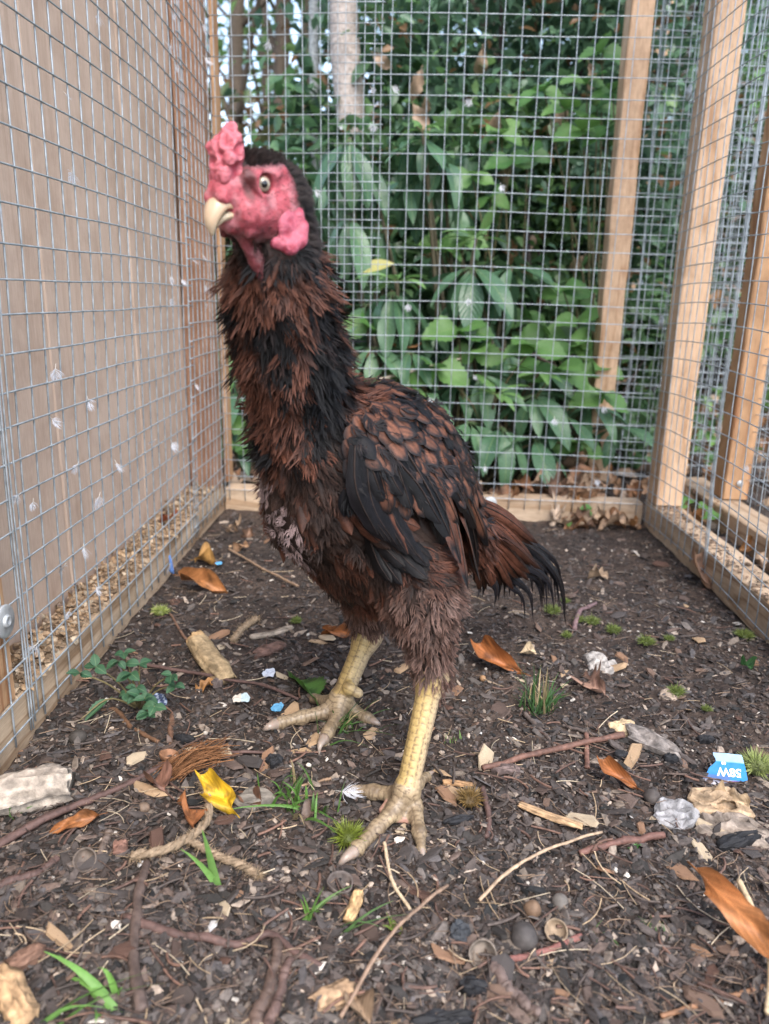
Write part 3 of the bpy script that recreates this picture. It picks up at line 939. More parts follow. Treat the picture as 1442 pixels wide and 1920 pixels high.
k_ = smooth(2.2, .9, ml)[:, None]; C = C * (1 - .75 * k_) + np.array([.11, .016, .022]) * .75 * k_
C = C * face[:, None] + dark[None] * (1 - face[:, None])
BODY.add(hw(hV2), hF, C, 2)
BODY.build('body', [M['bodyskin'], M['scale'], M['skin']], bird)

# eyes
for s in (1, -1):
    c = np.array([8.0, 11.5 * s, 5.0]); r_e = 4.7
    mb = MB(); rings = []
    axis = norm(norm(hl(CAM)) * np.array([1, s, 1]) * .6 + np.array([.15, s, 0]) * .6); a1 = norm(np.cross(axis, [0, 0, 1.0])); a2 = np.cross(axis, a1)
    prof = np.concatenate([[0], np.linspace(.12, 1.75, 16)])
    V = []; Cc = []; n = 28
    for th in prof:
        for k in range(n):
            q = k / n * 2 * math.pi
            bul = 1 + .05 * math.exp(-(th / .45) ** 2)
            V.append(c + r_e * bul * (axis * math.cos(th) + math.sin(th) * (a1 * math.cos(q) + a2 * math.sin(q))))
            j = .85 + .3 * rng.random()
            Cc.append((.004, .004, .005) if th < .44 else (np.array([.31, .255, .19]) * j if th < .80 else ((.06, .035, .03) if th < .94 else (.30, .10, .09))))
    Fq = [(i * n + k, i * n + (k + 1) % n, (i + 1) * n + (k + 1) % n, (i + 1) * n + k) for i in range(len(prof) - 1) for k in range(n)]
    mb.add(hw(V), Fq, Cc).build('eye', M['gloss'], bird)

# beak: upper and lower mandible
def mandible(name, spine, wid, hgt, c0, c1, flat=0.0):
    S = resample(np.array(spine, float), 14); m = len(S); n = 20
    wd = np.interp(np.linspace(0, 1, m), np.linspace(0, 1, len(wid)), wid); hg = np.interp(np.linspace(0, 1, m), np.linspace(0, 1, len(hgt)), hgt)
    T = norm(np.gradient(S, axis=0)); V = []; Cc = []
    for i in range(m):
        nn = norm(np.cross(T[i], [0, 1.0, 0]))
        if nn[2] < 0: nn = -nn
        for k in range(n):
            q = k / n * 2 * math.pi; cy, sz = math.cos(q), math.sin(q)
            ww = wd[i] * (abs(cy) ** .8) * np.sign(cy)
            hh = hg[i] * sz if sz > 0 else hg[i] * sz * flat
            V.append(S[i] + np.array([0, ww, 0]) + nn * hh)
            t = i / (m - 1); j = .9 + .2 * float(n3(np.array([V[-1]]), .3)[0])
            Cc.append((np.array(c0) * (1 - t) + np.array(c1) * t) * j)
    Fq = [(i * n + k, i * n + (k + 1) % n, (i + 1) * n + (k + 1) % n, (i + 1) * n + k) for i in range(m - 1) for k in range(n)]
    Fq += [tuple(range(n))[::-1], tuple(range((m - 1) * n, m * n))]
    return MB().add(hw(V), Fq, Cc).build(name, M['horn'], bird)
mandible('upper_beak', [(19, 0, -7.4), (23, 0, -6.8), (27.5, 0, -6.8), (30.8, 0, -9.6), (33.0, 0, -14.5), (33.4, 0, -20.0)], [4.6, 6.4, 6.5, 5.2, 3.4, .8], [4.0, 5.8, 6.2, 4.8, 3.1, .5], (.40, .24, .15), (.56, .45, .31), .12)
mandible('lower_beak', [(15, 0, -10.0), (21, 0, -9.8), (27, 0, -11.0), (31, 0, -15.5)], [4.6, 6.2, 5.2, 1.4], [2.2, 2.4, 2.2, .6], (.44, .33, .21), (.52, .43, .31), 1.2)
for s in (1, -1):     # nostrils
    mb = MB(); c = np.array([28.5, 4.6 * s, .6])
    V = [c + np.array([1.7 * math.cos(q), 0.5 * s, .9 * math.sin(q) - .2 * math.cos(q)]) for q in np.arange(10) / 10 * 2 * math.pi]
    V2 = [v + np.array([0, -1.0 * s, 0]) for v in V]
    Fq = [(i, (i + 1) % 10, 10 + (i + 1) % 10, 10 + i) for i in range(10)] + [tuple(range(10))]
    mb.add(hw(V + V2), Fq, (.05, .03, .025)).build('nostril', M['horn'], bird)

# comb: a lumpy strawberry / walnut comb
rc = np.random.default_rng(5)
balls = []
for i in range(70):
    t = rc.random(); zc = 7 + t * 20
    wdt = 6.3 * math.sin(math.pi * min(1, .24 + t * .62)) + 1.2
    xc = 22 - t * 3 + rc.normal(0, 2.8 * (1 - .5 * t)); yc = rc.uniform(-1, 1) * wdt
    balls.append((np.array([xc, yc, zc]), rc.uniform(2.3, 4.0) * (1 - .25 * t)))
def comb(P):
    d = cap_sdf(P, (22, 0, 8), (20, .5, 21), 7.0, 6.6)
    d = smin(d, cap_sdf(P, (20, .5, 20), (17.5, 1.0, 29.5), 6.0, 2.8), 3)
    for c, r in balls: d = smin(d, np.linalg.norm(P - c, axis=1) - r, .9)
    return d
V, Fq = surfnets(comb, (4, -17, 0), (36, 17, 38), .6)
Nn = grad(comb, V, .4)
ridge = 1 - np.abs(n3(V, .30, 3) - .5) * 7
ridge2 = 1 - np.abs(n3(V, .55, 5) - .5) * 6
V2 = V + Nn * (np.clip(ridge, -1, 1) * 1.15 + np.clip(ridge2, -1, 1) * .6)[:, None]
h_ = np.clip(ridge * .4 + ridge2 * .25 + .35, 0, 1)[:, None]
C = np.array([.36, .045, .068]) * (1 - h_) + np.array([.52, .16, .19]) * h_
MB().add(hw(V2), Fq, C).build('comb', M['comb'], bird)

# ear lobes: fat pink crescents
for s in (1, -1):
    pts = [(-9, 14.0, -4), (-12.5, 17.6, -8.5), (-14.0, 19.4, -15.5), (-11, 20.0, -22), (-5, 18.6, -25.5), (1, 13.5, -23.5)]
    rr = [1.6, 2.4, 2.9, 3.4, 3.6, 3.0]
    pts = [np.array([p[0], p[1] * s, p[2]]) for p in pts]
    def lobe(P, pts=pts, rr=rr, s=s):
        d = cap_sdf(P, pts[0], pts[1], rr[0], rr[1])
        for i in range(1, 5): d = smin(d, cap_sdf(P, pts[i], pts[i + 1], rr[i], rr[i + 1]), 3)
        d = smin(d, ell_sdf(P, (-7, 16.6 * s, -15.5), (8.5, 3.2, 10)), 3)
        return d
    V, Fq = surfnets(lobe, np.min(pts, 0) - 9, np.max(pts, 0) + 9, .8)
    Nn = grad(lobe, V, .4)
    rg = np.clip(1 - np.abs(n3(V, .32, 2) - .5) * 8, -1, 1)
    V2 = V + Nn * (rg * .28 + (n3(V, .4, 1) - .5) * .4)[:, None]
    h_ = np.clip(rg * .5 + .5, 0, 1)[:, None]
    C = np.array([.33, .045, .075]) * (1 - h_) + np.array([.45, .11, .155]) * h_
    MB().add(hw(V2), Fq, C).build('ear_lobe', M['comb'], bird)

# claws
for cs in claw_sets:
    for pts, r in cs:
        S = resample(pts, 10); t = np.linspace(0, 1, 10)
        V, Fq = tube(S, r * (1 - t ** 1.25 * .95), 12)
        C = np.repeat(np.array([.30, .225, .175])[None] * (1 - t[:, None] * .1) + np.array([.0, .02, .03]) * t[:, None], 12, 0) * (.85 + .3 * n3(V, 300)[:, None])
        MB().add(V, Fq, C).build('claw', M['horn'], bird)

# ---- plumage -------------------------------------------------------------
RUST = np.array([.115, .044, .027]); RUSTB = np.array([.150, .060, .035]); BLK = np.array([.0050, .0044, .0052]); DKB = np.array([.034, .0190, .0145])
def vane_template(nl=6, round_=1.0, camber=.25, curl=.12, nx=4):
    t = np.linspace(0, 1, nl + 1)
    w = np.sin(np.pi * np.clip(t * .86 + .10, 0, 1)) ** .75
    w = w * np.where(t > .75, np.sqrt(np.clip(1 - ((t - .75) / .25) ** 2 * .93, 0, 1)), 1)
    xs = np.linspace(-1, 1, nx + 1)
    V = []; U = []
    for i, ti in enumerate(t):
        for xk in xs:
            V.append((xk * w[i] * .5, ti, -camber * (xk ** 2) * w[i] * .5 - curl * ti ** 2)); U.append((xk, ti, 0))
    k = nx + 1
    F = np.array([(i * k + j, i * k + j + 1, (i + 1) * k + j + 1, (i + 1) * k + j) for i in range(nl) for j in range(nx)])
    return np.array(V), F, np.array(U)
def fluff_template(seed, n=17, spread=.42, curl=.22, wid=.030, tipr=.25):
    """soft feather: fine barbs leaving a short quill, each thinning to a point"""
    r = np.random.default_rng(seed); V = []; F = []; U = []
    for i in range(n):
        sd = r.choice([-1, 1]); u = i / (n - 1); y0 = .02 + .50 * u
        ln = (.62 - .25 * u) * r.uniform(.75, 1.2); an = (1.05 - .80 * u) * r.uniform(.6, 1.25) * spread / .42 * .62
        d = np.array([sd * math.sin(an), math.cos(an)])
        p0 = np.array([sd * .01, y0, 0]); tip = np.array([p0[0] + d[0] * ln, y0 + d[1] * ln, curl * r.uniform(.1, 1) * ln + r.normal(0, .05)])
        pm = p0 * .5 + tip * .5 + np.array([sd * .05, -.03, -.06 * r.random()]); w = wid * r.uniform(.7, 1.3)
        b = len(V)
        for p, ww, tt in ((p0, w, y0 * .6), (pm, w * .9, .5), (tip, w * .12, 1)):
            V += [(p[0] - ww, p[1], p[2]), (p[0] + ww, p[1], p[2])]; U += [(-1, tt, 0), (1, tt, 0)]
        F += [(b, b + 1, b + 3, b + 2), (b + 2, b + 3, b + 5, b + 4)]
    return np.array(V), np.array(F), np.array(U)
VANE = vane_template(); SCALE = vane_template(7, 1, .09, .10, 6); VANE_L = vane_template(6, 1, .30, .05)
FLUFF = [fluff_template(i) for i in range(8)]
HACKLE = [fluff_template(20 + i, 13, .24, .10, .028) for i in range(6)]

# choose feather roots evenly over the skin
order = rng.permutation(len(bodyV)); Pall = bodyV[order]; Nall = bodyN[order]
tail_dir = norm(RUMP - BREAST); neck_dir = norm(NK0 - NK3)
def flow(P, Nv):
    dn = np.minimum(np.minimum(cap_sdf(P, NK0, NK1, .0325, .0262), cap_sdf(P, NK1, NK2, .0262, .0238)), cap_sdf(P, NK2, NK3, .0238, .019))
    dt = np.minimum(np.minimum(cap_sdf(P, BREAST, BACK, .048, .035), cap_sdf(P, BACK, RUMP, .034, .021)), np.minimum(cap_sdf(P, MID, BACK, .045, .035), cap_sdf(P, BELLY0, BELLY1, .042, .032)))
    dt = np.minimum(dt, cap_sdf(P, at(690, 842, .55), at(735, 874, .572), .038, .038))
    wn = smooth(-.006, .012, dt - dn)
    thigh = np.minimum(cap_sdf(P, KNEE_N, HOCK_N, .022, .011), cap_sdf(P, HIP_F, HOCK_F, .03, .012)) < .006
    thigh &= P[:, 2] < .165
    d = tail_dir[None] * (1 - wn)[:, None] + neck_dir[None] * wn[:, None] + np.array([0, 0, -.75]) * (1 - wn * .6)[:, None]
    d = np.where(thigh[:, None], np.array([.08, .02, -1.0])[None], d)
    d = d - Nv * (d * Nv).sum(1, keepdims=True)
    return norm(d), wn, thigh
D0, WN, TH = flow(Pall, Nall)
PX = np.array([proj(p) for p in Pall])
nz1 = n3(Pall * [1, 1, .6], 62, 1); nz2 = n3(Pall, 110, 4)
# regions, decided on the bird itself
hk = (Pall[:, 2] > .078)
wing_c = (PX[:, 0] > 640) & (PX[:, 0] < 905) & (PX[:, 1] > 735) & (PX[:, 1] < 1010) & (Nall[:, 1] < .45) & (WN < .4)
upper_back = (Nall[:, 2] > .35) & (WN < .5) & (Pall[:, 0] > -.02) & (cap_sdf(Pall, HIP_N, KNEE_N, .038, .024) > .012) & (cap_sdf(Pall, HIP_F, HOCK_F, .03, .01) > .012)
bare = np.zeros(len(Pall), bool)
for q, rr in (((504, 935), .016), ((518, 970), .020), ((535, 1010), .020), ((553, 1042), .016)):
    h0 = hit(*q); bare |= np.linalg.norm(Pall - h0, axis=1) < rr
headzone = np.linalg.norm(hl(Pall) * np.array([1, 1, 1.0]), axis=1) < 30

pl = MB()
def emit(sel, tmpl, L, W, lift, colf, jit=.18, off=.0008, tipdark=None, up_=0.0):
    ids = np.flatnonzero(sel)
    n = len(ids)
    if not n: return
    P, Nv, D = Pall[ids], Nall[ids], D0[ids]
    a = rng.normal(0, jit, n); S = np.cross(Nv, D)
    D = norm(D * np.cos(a)[:, None] + S * np.sin(a)[:, None])
    l = np.clip(rng.normal(lift, .12, n), -.05, 1.1)
    D2 = norm(D * np.cos(l)[:, None] + Nv * np.sin(l)[:, None])
    S = norm(np.cross(D2, Nv)); Z = np.cross(S, D2)
    Ls = L * rng.uniform(.78, 1.25, n); Ws = W * rng.uniform(.8, 1.2, n)
    c = colf(ids)
    if isinstance(tmpl, list): parts = np.array_split(np.arange(n), len(tmpl)); ts = tmpl
    else: parts = [np.arange(n)]; ts = [tmpl]
    for t, k in zip(ts, parts):
        if not len(k): continue
        tc = np.ones((len(t[0]), 3)) if tipdark is None else tipdark(t[2])
        cc = c[k][:, None, :] * tc[None]
        batch(pl, t[0], t[1], P[k] + Nv[k] * off, S[k], D2[k], Z[k], Ws[k], Ls[k], Ls[k], cc, t[2])

def spaced(mask, r):
    """thin the candidates to a spacing of about r"""
    ids = np.flatnonzero(mask); cell = {}
    out = np.zeros(len(Pall), bool)
    G = np.floor(Pall / r).astype(int)
    for i in ids:
        g = tuple(G[i]); ok = True
        for dx in (-1, 0, 1):
            for dy in (-1, 0, 1):
                for dz in (-1, 0, 1):
                    j = cell.get((g[0] + dx, g[1] + dy, g[2] + dz))
                    if j is not None and np.sum((Pall[i] - Pall[j]) ** 2) < r * r: ok = False
        if ok: cell[g] = i; out[i] = True
    return out
def c_neck(ids):
    v = nz1[ids] * .55 + nz2[ids] * .45 + rng.normal(0, .045, len(ids))
    hi = smooth(.44, .30, Pall[ids, 2] - .10 * 0)            # blacker towards the head
    k = smooth(.47, .55, v - .05 * smooth(.34, .40, Pall[ids, 2]))[:, None]
    c = BLK[None] * (1 - k) + RUST[None] * k
    return c * rng.uniform(.7, 1.35, (len(ids), 1))
def c_breast(ids):
    v = nz1[ids] * .5 + nz2[ids] * .5 + rng.normal(0, .06, len(ids))
    k = smooth(.46, .56, v)[:, None]
    return (DKB[None] * (1 - k) + RUST[None] * k) * rng.uniform(.65, 1.4, (len(ids), 1))
def c_wing(ids):
    k = smooth(.40, .52, nz2[ids] + rng.normal(0, .05, len(ids)))[:, None]
    return (RUST[None] * (1 - k) + RUSTB[None] * k) * rng.uniform(.75, 1.25, (len(ids), 1))
def c_fluff(ids):
    v = smooth(.13, .09, Pall[ids, 2])[:, None]
    k = rng.random((len(ids), 1))
    c = np.array([.115, .055, .038])[None] * (1 - k * .7) + np.array([.26, .17, .14])[None] * k * .7
    return c * rng.uniform(.6, 1.3, (len(ids), 1))
def c_white(ids): return np.array([.36, .265, .255])[None] * rng.uniform(.4, 1.5, (len(ids), 1))
def laced(U):      # rust centre, black edging
    e = np.clip(smooth(.40, .85, np.abs(U[:, 0])) + smooth(.62, .88, U[:, 1]), 0, 1)[:, None]
    k = smooth(.0, .10, np.abs(U[:, 0]))[:, None] * .35 + .65
    return ((1 - e) * np.ones(3) + e * np.array([.09, .18, .34])) * k
def tipd(U):
    e = smooth(.2, 1, U[:, 1])[:, None]; return (.55 + .75 * e) * np.ones((1, 3))
def rootd(U):
    e = smooth(.0, .5, U[:, 1])[:, None]; return (.75 + .3 * e) * np.ones((1, 3))

ok = hk & ~headzone
f1 = spaced(ok, .0046)
fine = spaced(ok, .0055)
mid = spaced(ok, .0075)
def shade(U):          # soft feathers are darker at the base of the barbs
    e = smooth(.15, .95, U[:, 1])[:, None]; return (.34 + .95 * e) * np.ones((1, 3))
def c_patch(A, B, lo, hi, ch=0.0, jit=.05):
    """feathers of one tract share a colour, black and rust tracts alternate"""
    def f(ids):
        v = nz1[ids] * .6 + nz2[ids] * .4 + rng.normal(0, jit, len(ids)) + ch * (WN[ids] > .5) * smooth(.33, .42, Pall[ids, 2])
        k = smooth(lo, hi, v)[:, None]
        return (A[None] * (1 - k) + B[None] * k) * rng.uniform(.7, 1.35, (len(ids), 1))
    return f
# under layer everywhere: flat dark vanes that hide the skin
emit(mid & ~bare & ~TH, VANE, .020, .0125, .04, lambda i: (DKB[None] * rng.uniform(.4, 1.0, (len(i), 1))), off=.0002)
nk = WN > .45
top_neck = nk & (Pall[:, 2] > .375)
body_n = nk & ~top_neck & ~bare
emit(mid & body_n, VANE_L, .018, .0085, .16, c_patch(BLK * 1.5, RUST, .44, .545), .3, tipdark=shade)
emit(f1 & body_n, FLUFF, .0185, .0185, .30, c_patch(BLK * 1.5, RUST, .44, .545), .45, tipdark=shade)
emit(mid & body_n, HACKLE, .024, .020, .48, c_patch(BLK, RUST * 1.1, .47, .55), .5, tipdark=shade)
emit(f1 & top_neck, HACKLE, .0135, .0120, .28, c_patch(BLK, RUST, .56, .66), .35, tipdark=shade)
br = ~nk & ~wing_c & ~TH & ~upper_back
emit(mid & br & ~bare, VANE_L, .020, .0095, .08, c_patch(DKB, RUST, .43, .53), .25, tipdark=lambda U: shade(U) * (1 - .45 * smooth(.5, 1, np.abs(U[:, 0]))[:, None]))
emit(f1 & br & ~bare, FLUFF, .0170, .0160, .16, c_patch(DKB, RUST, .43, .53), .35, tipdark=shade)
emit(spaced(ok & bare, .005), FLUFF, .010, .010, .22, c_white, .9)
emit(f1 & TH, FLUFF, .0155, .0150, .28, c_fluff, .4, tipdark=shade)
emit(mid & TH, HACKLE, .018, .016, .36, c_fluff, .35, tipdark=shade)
# coverts: small rounded laced scales on shoulder and back
cv = ok & ~nk & (upper_back | (wing_c & (PX[:, 1] < 905)))
cvp = c_patch(BLK * 1.5, RUSTB, .365, .45, jit=.06)
emit(spaced(cv, .0066), SCALE, .0175, .0135, .03, cvp, .2, off=.0020, tipdark=laced)
emit(spaced(cv, .0058), SCALE, .0160, .0125, .07, cvp, .28, off=.0036, tipdark=laced)
emit(spaced(cv, .0072), FLUFF, .0150, .0135, .06, cvp, .45, off=.0044, tipdark=laced)
emit(spaced(cv, .0066), SCALE, .0145, .0110, .09, cvp, .35, off=.0050, tipdark=laced)
emit(spaced(cv, .0090), HACKLE, .0150, .0125, .10, cvp, .35, off=.0058, tipdark=laced)
# shoulder fringe where the hackle meets the back
sh = (WN > .12) & (WN < .6) & (Pall[:, 0] > -.07)
emit(spaced(ok & sh, .006), HACKLE, .024, .022, .30, c_patch(BLK, RUST * 1.1, .46, .55), .4, off=.002, tipdark=shade)
# rump hackles
rp = (np.linalg.norm(Pall - RUMP, axis=1) < .060) & (Nall[:, 1] < .6)
emit(spaced(ok & rp, .006), HACKLE, .036, .030, .10, lambda i: (RUST * .9)[None] * rng.uniform(.35, 1.2, (len(i), 1)), .22, off=.003, tipdark=rootd)

# stubble on crown, nape and jaw
hNw = hN @ HB.T
cand = np.flatnonzero((face < .35) & (hV[:, 2] > -38) & (hV[:, 0] < 14) & ~((np.abs(hV[:, 1]) > 9) & (hV[:, 2] < -3) & (hV[:, 2] > -32) & (hV[:, 0] > -18)))
cand = rng.choice(cand, min(len(cand), 2400), replace=False)
Pw = hw(hV[cand]); Nw = hNw[cand]
back_d = (np.array([-1.0, 0, -.25])[None] + np.array([0, 0, -.6])[None] * smooth(0, -14, hV[cand, 2])[:, None]) @ HB.T
Dd = norm(back_d - Nw * (back_d * Nw).sum(1, keepdims=True))
l = rng.uniform(.25, .85, len(cand))
# short upright crest hairs over the brow
crest = (hV[cand, 2] > 12)
l = np.where(crest, rng.uniform(.6, 1.2, len(cand)), l)
D2 = norm(Dd * np.cos(l)[:, None] + Nw * np.sin(l)[:, None]); S = norm(np.cross(D2, Nw)); Z = np.cross(S, D2)
Ls = np.where(crest, rng.uniform(.004, .0075, len(cand)), rng.uniform(.006, .010, len(cand)))
batch(pl, HACKLE[0][0], HACKLE[0][1], Pw, S, D2, Z, Ls * .8, Ls, Ls, np.array([.022, .015, .0135])[None] * rng.uniform(.5, 1.6, (len(cand), 1)), HACKLE[0][2])
# sparse bristles on the red skin
cand = rng.choice(np.flatnonzero((face > .35) & (hV[:, 0] < 22)), 620, replace=False)
Pw = hw(hV[cand]); Nw = hNw[cand]; D2 = norm(Nw * .7 + rng.normal(0, .4, (len(cand), 3)) + np.array([.2, .3, 0])); S = norm(np.cross(D2, Nw)); Z = np.cross(S, D2)
batch(pl, HACKLE[1][0], HACKLE[1][1], Pw, S, D2, Z, np.full(len(cand), .0006), np.full(len(cand), .0028), np.full(len(cand), .001), np.array([.03, .02, .02])[None] * np.ones((len(cand), 1)), HACKLE[1][2])

# ---- wing quills, tail: each feather a part
def long_feather(name, P, Nrm, W, colf, camber=.18, nx=6, notch=True):
    """vane along the path P; Nrm faces outwards; ragged barbs at the rim"""
    m = len(P); T = norm(np.gradient(P, axis=0)); S = norm(np.cross(T, Nrm)); Nn = np.cross(S, T)
    t = np.linspace(0, 1, m)
    w = W * np.clip(np.sin(np.pi * np.clip(t * .72 + .12, 0, 1)), 0, 1) ** .6 * np.where(t > .8, np.sqrt(np.clip(1 - ((t - .8) / .2) ** 2 * .97, 0, 1)), 1)
    if name == 'tail_feather': w = w * (1 - .8 * smooth(.45, 1, t))
    xs = np.linspace(-1, 1, nx + 1); V = []; U = []; C = []
    for i in range(m):
        for xk in xs:
            rag = 1 + (rng.uniform(-.22, .06) if abs(xk) == 1 else rng.normal(0, .03))
            ww = w[i] * .5 * (1.0 if xk > 0 else .8) * rag
            V.append(P[i] + S[i] * xk * ww + Nn[i] * (-camber * xk * xk * w[i] * .5)); U.append((xk, t[i] * 2.0, 0))
            C.append(colf(xk + rng.normal(0, .10), t[i] + rng.normal(0, .035)) * rng.uniform(.8, 1.2))
    k = nx + 1
    F = [(i * k + j, i * k + j + 1, (i + 1) * k + j + 1, (i + 1) * k + j) for i in range(m - 1) for j in range(nx)]
    mb = MB().add(V, F, C, 0, U)
    r = np.linspace(W * .06, W * .012, m)
    Vt, Ft = tube(P + Nn * (W * .015), r, 4)
    mb.add(Vt, Ft, (.045, .03, .025))
    return mb.build(name, M['vane'], bird)
def wingf(pts, lift, W, colf, name='wing_feather'):
    """pts in the photo; dropped on to the flank and lifted clear of it"""
    Q = np.array([hit(x + rng.normal(0, 2.5), y + rng.normal(0, 2.5)) for x, y in pts])
    Q = resample(Q, 14)
    for _ in range(3): Q[1:-1] = (Q[:-2] + 2 * Q[1:-1] + Q[2:]) / 4
    Nv = grad(trunk, Q); Nv = norm(Nv + Nv.mean(0) * 1.5)
    L = lift + np.linspace(0, .003, len(Q))
    return long_feather(name, Q + Nv * L[:, None], Nv, W, colf)
def col_blk(e=None, base=BLK):
    def f(xk, t):
        if e is not None and xk * e[0] > e[1]: return RUST * .9
        return base * (1 + .5 * abs(xk))
    return f
lerp = lambda a, b, t: (a[0] + (b[0] - a[0]) * t, a[1] + (b[1] - a[1]) * t)
# primaries fold down behind the shoulder
for i in range(9):
    t = i / 8
    root = lerp((700, 855), (655, 835), t); tip = lerp((792, 1056), (700, 990), t)
    midp = (lerp(root, tip, .5)[0] - 12 - 10 * t, lerp(root, tip, .5)[1] + 6)
    wingf([root, midp, tip], .0065 + .0009 * i, .0125, col_blk((-1, .55) if i == 3 else None, BLK * (1.0 if i % 2 else 1.3)))
# secondaries
sec = [((715, 850), (800, 985)), ((740, 850), (822, 1020)), ((765, 850), (838, 1065)), ((790, 850), (848, 1108)), ((810, 860), (866, 1090)), ((828, 870), (880, 1055)), ((845, 890), (892, 1020))]
for i, (a, b) in enumerate(sec):
    base = [BLK, BLK, RUST * .8, RUST, RUST * .9, BLK * 1.2, np.array([.010, .013, .021])][i]
    def cf(xk, t, base=base): return base * (1 - .3 * abs(xk)) if t < .86 else BLK * 1.2
    m_ = lerp(a, b, .5)
    wingf([a, (m_[0] + 6, m_[1] - 4), b], .0075 + .0006 * (6 - i), .0165, cf)
# greater coverts: black and rust, broad and rounded
for i in range(11):
    t = i / 10
    a = lerp((672, 845), (836, 890), t); b = lerp((705, 935), (884, 985), t)
    bl = i % 3 != 1
    def cf(xk, t_, bl=bl):
        e = max(smooth(.5, .9, abs(xk)), smooth(.75, .95, t_))
        return (BLK * 1.3 if bl else RUSTB * .85) * (1 - e) + BLK * e
    wingf([a, lerp(a, b, .5), (b[0], b[1] + 18 * math.sin(i * 2.1))], .0098, .0145, cf, 'covert_feather')
# loose small coverts breaking up the rows
wl = ok & wing_c & (PX[:, 1] > 770) & (PX[:, 1] < 925)
emit(spaced(wl, .0064), SCALE, .0185, .0125, .04, cvp, .25, off=.0082, tipdark=laced)
emit(spaced(wl, .0070), SCALE, .0165, .0110, .08, cvp, .35, off=.0098, tipdark=laced)
emit(spaced(wl, .0080), FLUFF, .0160, .0120, .07, cvp, .40, off=.0106, tipdark=laced)
# flank feathers over the thigh
for i in range(26):
    t = rng.random(); s_ = rng.random()
    a = lerp(lerp((640, 930), (700, 1010), t), lerp((690, 900), (760, 1000), t), s_)
    b = (a[0] + rng.uniform(52, 88), a[1] + rng.uniform(62, 100))
    c_ = [BLK, BLK * 1.4, DKB, RUST * .8, BLK][i % 5]
    m_ = lerp(a, b, .5)
    wingf([a, (m_[0] - 4, m_[1] + 6), b], .0035 + .0035 * rng.random(), rng.uniform(.0085, .0125), (lambda c_: (lambda xk, t: c_ * (1 - .35 * abs(xk)) * (.6 + .6 * t)))(c_), 'flank_feather')
# tail: drooping black sickles under brown saddle hackles
tl = [((905, 985), (1000, 1030), (1062, 1168), .70, .735, .010), ((900, 990), (995, 1045), (1050, 1130), .70, .73, .011), ((905, 1000), (985, 1055), (1040, 1140), .69, .72, .012),
      ((905, 1010), (975, 1065), (1022, 1125), .69, .72, .012), ((900, 1020), (965, 1085), (1000, 1150), .68, .70, .010), ((900, 1025), (950, 1090), (985, 1160), .675, .70, .008),
      ((900, 1030), (945, 1070), (965, 1110), .67, .69, .014), ((895, 1020), (925, 1075), (935, 1118), .66, .675, .015), ((890, 1015), (905, 1075), (905, 1112), .655, .665, .015),
      ((905, 980), (1000, 1020), (1055, 1105), .71, .745, .012), ((905, 985), (990, 1025), (1035, 1090), .715, .75, .014), ((905, 995), (985, 1040), (1030, 1110), .70, .735, .014),
      ((900, 1000), (960, 1050), (1000, 1105), .69, .71, .015), ((895, 1005), (940, 1055), (975, 1100), .68, .70, .015), ((905, 975), (1005, 1035), (1063, 1150), .72, .75, .009)]
tl = tl + [((a[0], a[1] + rng.normal(0, 4)), (b[0] + rng.normal(0, 8), b[1] + rng.normal(0, 8)), (c_[0] - abs(rng.normal(0, 14)), c_[1] + rng.normal(0, 12)), y1 + rng.normal(0, .008), y2 + rng.normal(0, .01), W * .8) for (a, b, c_, y1, y2, W) in tl]
for i, (a, b, c_, y1, y2, W) in enumerate(tl):
    m2 = (b[0] + (c_[0] - b[0]) * .72 + 5, b[1] + (c_[1] - b[1]) * .42)
    Pth = resample([at(*a, .655), at(*b, y1), at(*m2, (y1 + y2) / 2), at(c_[0], c_[1] + 8, y2)], 18)
    out = norm(np.array([.25, -.85, .45]))
    long_feather('tail_feather', Pth, np.tile(out, (18, 1)), W * .92, (lambda i: (lambda xk, t: np.array([.0075, .0072, .0088]) * (1 + .7 * abs(xk)) * (1 + .3 * (i % 3))))(i), .35)
for i in range(38):
    t = i / 37; r_ = rng.random()
    a = lerp((862, 925), (885, 1030), t); b = lerp((1008, 1015), (905, 1095), t)
    b = (b[0] + rng.normal(0, 14) + 10 * math.sin(t * 3), b[1] + rng.normal(0, 10) + 22 * math.sin(t * math.pi))
    y0 = .628 - .015 * t; m_ = lerp(a, b, .5)
    Pth = resample([at(*a, y0), at(m_[0] + 6, m_[1] - 10, y0 + .02), at(*b, y0 + .045)], 14)
    out = norm(np.array([.2, -.85, .5]))
    cc = RUST * (.5 + .7 * r_)
    long_feather('saddle_feather', Pth, np.tile(out, (14, 1)), .0105, (lambda cc: (lambda xk, t: cc * (1 - .3 * abs(xk)) * (1 - .75 * smooth(.6, 1, t))))(cc), .25)
tag(pl.build('plumage', M['feather'], bird), kind='stuff')
